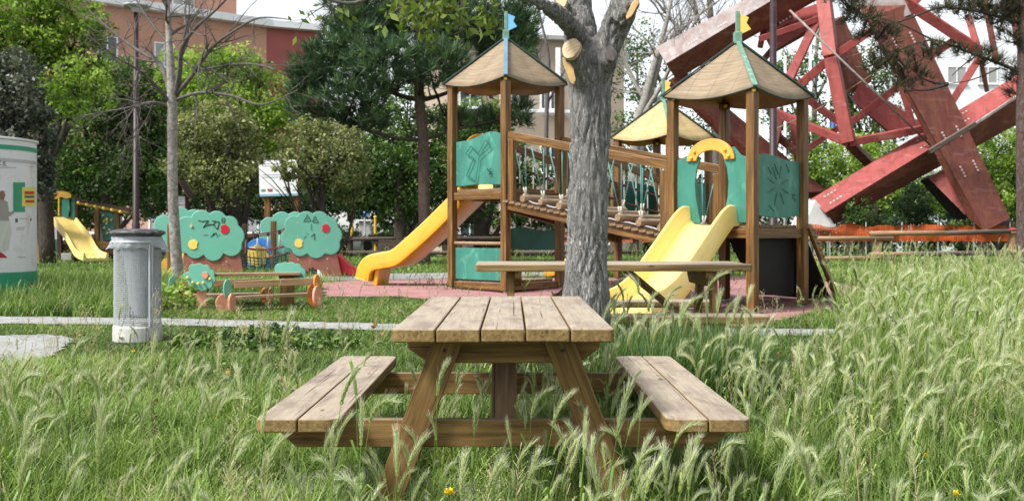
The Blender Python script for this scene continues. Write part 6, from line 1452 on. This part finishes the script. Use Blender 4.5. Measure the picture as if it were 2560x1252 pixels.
# the lush tuft right of the tree
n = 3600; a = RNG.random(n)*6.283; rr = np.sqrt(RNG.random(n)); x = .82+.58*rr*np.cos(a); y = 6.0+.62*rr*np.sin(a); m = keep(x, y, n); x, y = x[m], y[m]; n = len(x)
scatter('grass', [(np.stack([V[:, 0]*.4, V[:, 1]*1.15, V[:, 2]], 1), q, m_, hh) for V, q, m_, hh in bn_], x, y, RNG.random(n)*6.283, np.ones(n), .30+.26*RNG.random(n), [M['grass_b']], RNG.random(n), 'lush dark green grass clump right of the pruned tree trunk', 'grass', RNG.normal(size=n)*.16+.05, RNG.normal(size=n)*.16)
def barley(y0, y1, dens, detail, lab, extra=None):
    x, y = sample(y0, y1, dens); p = nz(x+3, y, .75)
    w = np.where((x < -.2) & (y > 6.8) & (y < 15), .03, np.where((y > 7.4) & (y < 12.5) & (x < 2.4), .03, .1+1.0*p))
    w = np.where((x > 1.4+.12*(y-4)) & (y > 4) , .25+.95*p, w); dense = ((x-.80)/.58)**2+((y-6.0)/.7)**2 < 1; w = np.where(dense, 1.1, w); w = np.where((y < 5.2), .15+1.0*p, w)
    w = np.where((x < -.3) & (y > 5.2) & (y < 6.9), .08+.42*p*p, w); w = np.where((x > 1.2) & (y > 6.4) & (y < 11.5) & (x < 4.0), w*.22, w); w = np.where((y > 2.9) & (y < 4.5) & (x > -.15) & (x < .75), 1.15, w); w = np.where((y > 2.7) & (y < 3.7) & (x > -1.1) & (x < 0), .45, w); w = w*np.where(y > 4.6, .75, 1.0); w = np.where((x > .31*y) & (y > 5) & (y < 13), .6+.6*p, w); w = np.where(y > 14, w*.6, w)
    m = RNG.random(len(x)) < w; x, y = x[m], y[m]; n = len(x); h = height(x, y); sz = np.where((x < -.3) & (y > 5.0), .82, 1.0)*np.clip(.60+h*1.45+RNG.normal(size=n)*.17, .38, 1.5)
    bench = (np.abs(np.abs(x+.03)-.68) < .19) & (y > 3.42) & (y < 5.36); top = (np.abs(x+.03) < .40) & (y > 3.4) & (y < 5.36)
    k = ~(bench & (RNG.random(n) > .10)); k &= ~(top & (sz > 1.12)); x, y, sz = x[k], y[k], sz[k]; n = len(x)
    temps = [plant(detail, rg) for _ in range(28 if detail == 2 else 16)]; rot = RNG.normal(size=n)*1.0-.15; flip = RNG.random(n) < .22; rot = np.where(flip, rot+math.pi, rot)
    r = np.clip(.25+.35*nz(x, y, .5)+.4*RNG.random(n)*1.2-.1+np.where(x > 1.3, .12, 0), 0, 1)
    return scatter('wild_barley', temps, x, y, rot, sz, sz, [M['grass'], M['barley']], r, lab, 'wild barley', RNG.normal(size=n)*.07+.03, RNG.normal(size=n)*.08)
barley(2.4, 5.2, 140, 2, 'wild barley with nodding silky seed heads in the foreground')
barley(5.2, 8.0, 88, 2, 'wild barley seed heads around the tree and second picnic table')
barley(8.0, 15, 62, 1, 'pale wild barley heads across the right side of the meadow')
barley(15, 33, 12, 0, 'far pale seed heads before the rail fence')
# straw coloured dead stalks and thin dark flowering stems among the barley
def stalk(rg, panicle):
    V = []; Q = []; hh = []; H = rg.uniform(.28, .5); lx = rg.uniform(-.1, .25)
    def quad(a, b, c, d):
        k = len(V); V.extend([a, b, c, d]); Q.append((k, k+1, k+2, k+3)); hh.extend([.2, .2, .8, .8])
    st = [np.array((lx*t*t*H, 0, H*t)) for t in np.linspace(0, 1, 5)]
    for a, b in zip(st[:-1], st[1:]):
        for ax in (np.array((.0011, 0, 0)), np.array((0, .0011, 0))): quad(a-ax, a+ax, b+ax, b-ax)
    for i in range(34 if panicle else 12):
        t = rg.uniform(.62, 1); p = st[0]*(1-t)+st[-1]*t; p[0] = lx*t*t*H; az = rg.random()*6.28; l = (.028 if panicle else .008)*(1.3-t)*2.2; d = np.array((math.cos(az)*l, math.sin(az)*l, l*.7)); w = np.array((-math.sin(az), math.cos(az), 0))*.0007
        quad(p-w, p+w, p+d+w, p+d-w); e = p+d; s_ = .0026; quad(e+np.array((-s_, 0, 0)), e+np.array((0, 0, -s_)), e+np.array((s_, 0, 0)), e+np.array((0, 0, s_*1.8)))
    return np.array(V), np.array(Q), np.zeros(len(Q), int), np.array(hh)
for pan, dens, cols, lab in ((True, 16, [(.30, .26, .14), (.45, .40, .24)], 'straw coloured airy grass panicles standing among the barley'), (False, 9, [(.035, .03, .02), (.09, .07, .04)], 'thin dark dead stalks standing among the barley')):
    x, y = sample(2.6, 9, dens); k = RNG.random(len(x)) < .25+.75*nz(x+9, y, .6); x, y = x[k], y[k]; n = len(x); k = ~((np.abs(x+.03) < .86) & (y > 3.4) & (y < 5.4)); x, y = x[k], y[k]; n = len(x)
    scatter('dry_stalks', [stalk(rg, pan) for _ in range(12)], x, y, RNG.random(n)*6.28, np.ones(n), .6+.6*RNG.random(n), [m_grass('dry_stalk' if pan else 'dark_stalk', cols, cols[1], .15)], RNG.random(n), lab, 'dry stalks', RNG.normal(size=n)*.1, RNG.normal(size=n)*.1)
# broadleaf weeds
def weeds(cx, cy, rx, ry, n, hgt, size, lab, mat='lf_mid'):
    a = RNG.random(n)*6.283; rr = np.sqrt(RNG.random(n)); x = cx+rx*rr*np.cos(a); y = cy+ry*rr*np.sin(a); z = gzv(y)+hgt*RNG.random(n)**.6*(1-.6*rr)*(.5+nz(x, y, 3)); c = np.stack([x, y, z], 1)
    o = quads_mesh('weeds', leaf_quads(c, np.full(n, size), .8, nbias=np.tile(np.array([0, 0, 1.0]), (n, 1))), [M[mat]], RNG.random(n)); return tag(o, lab, 'weeds', kind='stuff')
g_ = G(680, 858); weeds(g_.x, g_.y-.2, .75, .42, 2600, .17, .045, 'low broadleaved weeds beside the path between bin and table', 'lf_mid')
weeds(-3.55, 11.3, .22, .3, 170, .36, .065, 'tall leafy weeds at the foot of the bare young tree', 'lf_bright')
weeds(1.6, 12.9, .1, .1, 30, .2, .03, 'small weeds sprouting beside the tower post')
weeds(-1.9, 7.0, .5, .3, 500, .09, .03, 'low clover patch left of the picnic table')
# dandelions
M['dandelion'] = m_paint('dandelion_petals', (.85, .62, .02), .1, .6)
for i, (px, py, Y, lab) in enumerate(((2387, 1238, 3.6, 'yellow dandelion at the bottom right of the meadow'), (2312, 1143, 4.2, 'yellow dandelion in the grass right of the near bench'), (1122, 1234, 3.3, 'small yellow dandelion in front of the near table leg'), (570, 934, 6.3, 'yellow dandelion left of the near picnic table'), (333, 880, 7.8, 'orange yellow flower in the grass below the litter bin'))):
    top = P(px, py, Y); b_ = Vector((top.x+.02, Y, gz(Y))); r = empty('dandelion', b_, lab, 'dandelion', 'yellow meadow flowers')
    MB().tube([b_, b_.lerp(top, .5)+Vector((.01, 0, 0)), top], .0018, 5).build('stem', M['lf_bright'], r, smooth=True)
    mb = MB()
    for k in range(38):
        a = k*2.4; q = .3+.7*(k/38); d = Vector((math.cos(a)*q, math.sin(a)*q, 1.15-q)).normalized()*(.016+.003*(k % 3)); w = Vector((-math.sin(a), math.cos(a), 0))*.0028
        mb.add([top-w*.3, top+w*.3, top+d+w, top+d-w], [(0, 1, 2, 3)])
    mb.build('flower_head', M['dandelion'], r)
# two pale stones and dry leaves
for i, (px, py, Y, s_) in enumerate(((232, 902, 7.0, .05), (246, 899, 7.05, .035))):
    c = P(px, py, Y); c.z = gz(Y)+s_*.3; mb = MB().ball(c, s_, 10, (1.4, 1, .6)); o = mb.build('stone', M['concrete'], None, smooth=True); tag(o, ('larger pale stone lying in the short grass left of the near table', 'smaller pale stone touching the larger one in the short grass')[i], 'stone', 'pale stones')
n = 90; x = np.concatenate([-1.9+RNG.normal(size=n//2)*1.3, 2.2+RNG.normal(size=n//2)*1.2]); y = 5.2+RNG.random(n)*4; c = np.stack([x, y, gzv(y)+.03+.05*RNG.random(n)], 1)
o = quads_mesh('dry_leaves', leaf_quads(c, np.full(n, .06), .7, nbias=np.tile(np.array([0, 0, 1.0]), (n, 1))), [m_leaf('dry_leaf', [(.2, .09, .03), (.4, .22, .10)], .1)], RNG.random(n)); tag(o, 'dry brown fallen leaves scattered in the grass', 'dry leaves', kind='stuff')
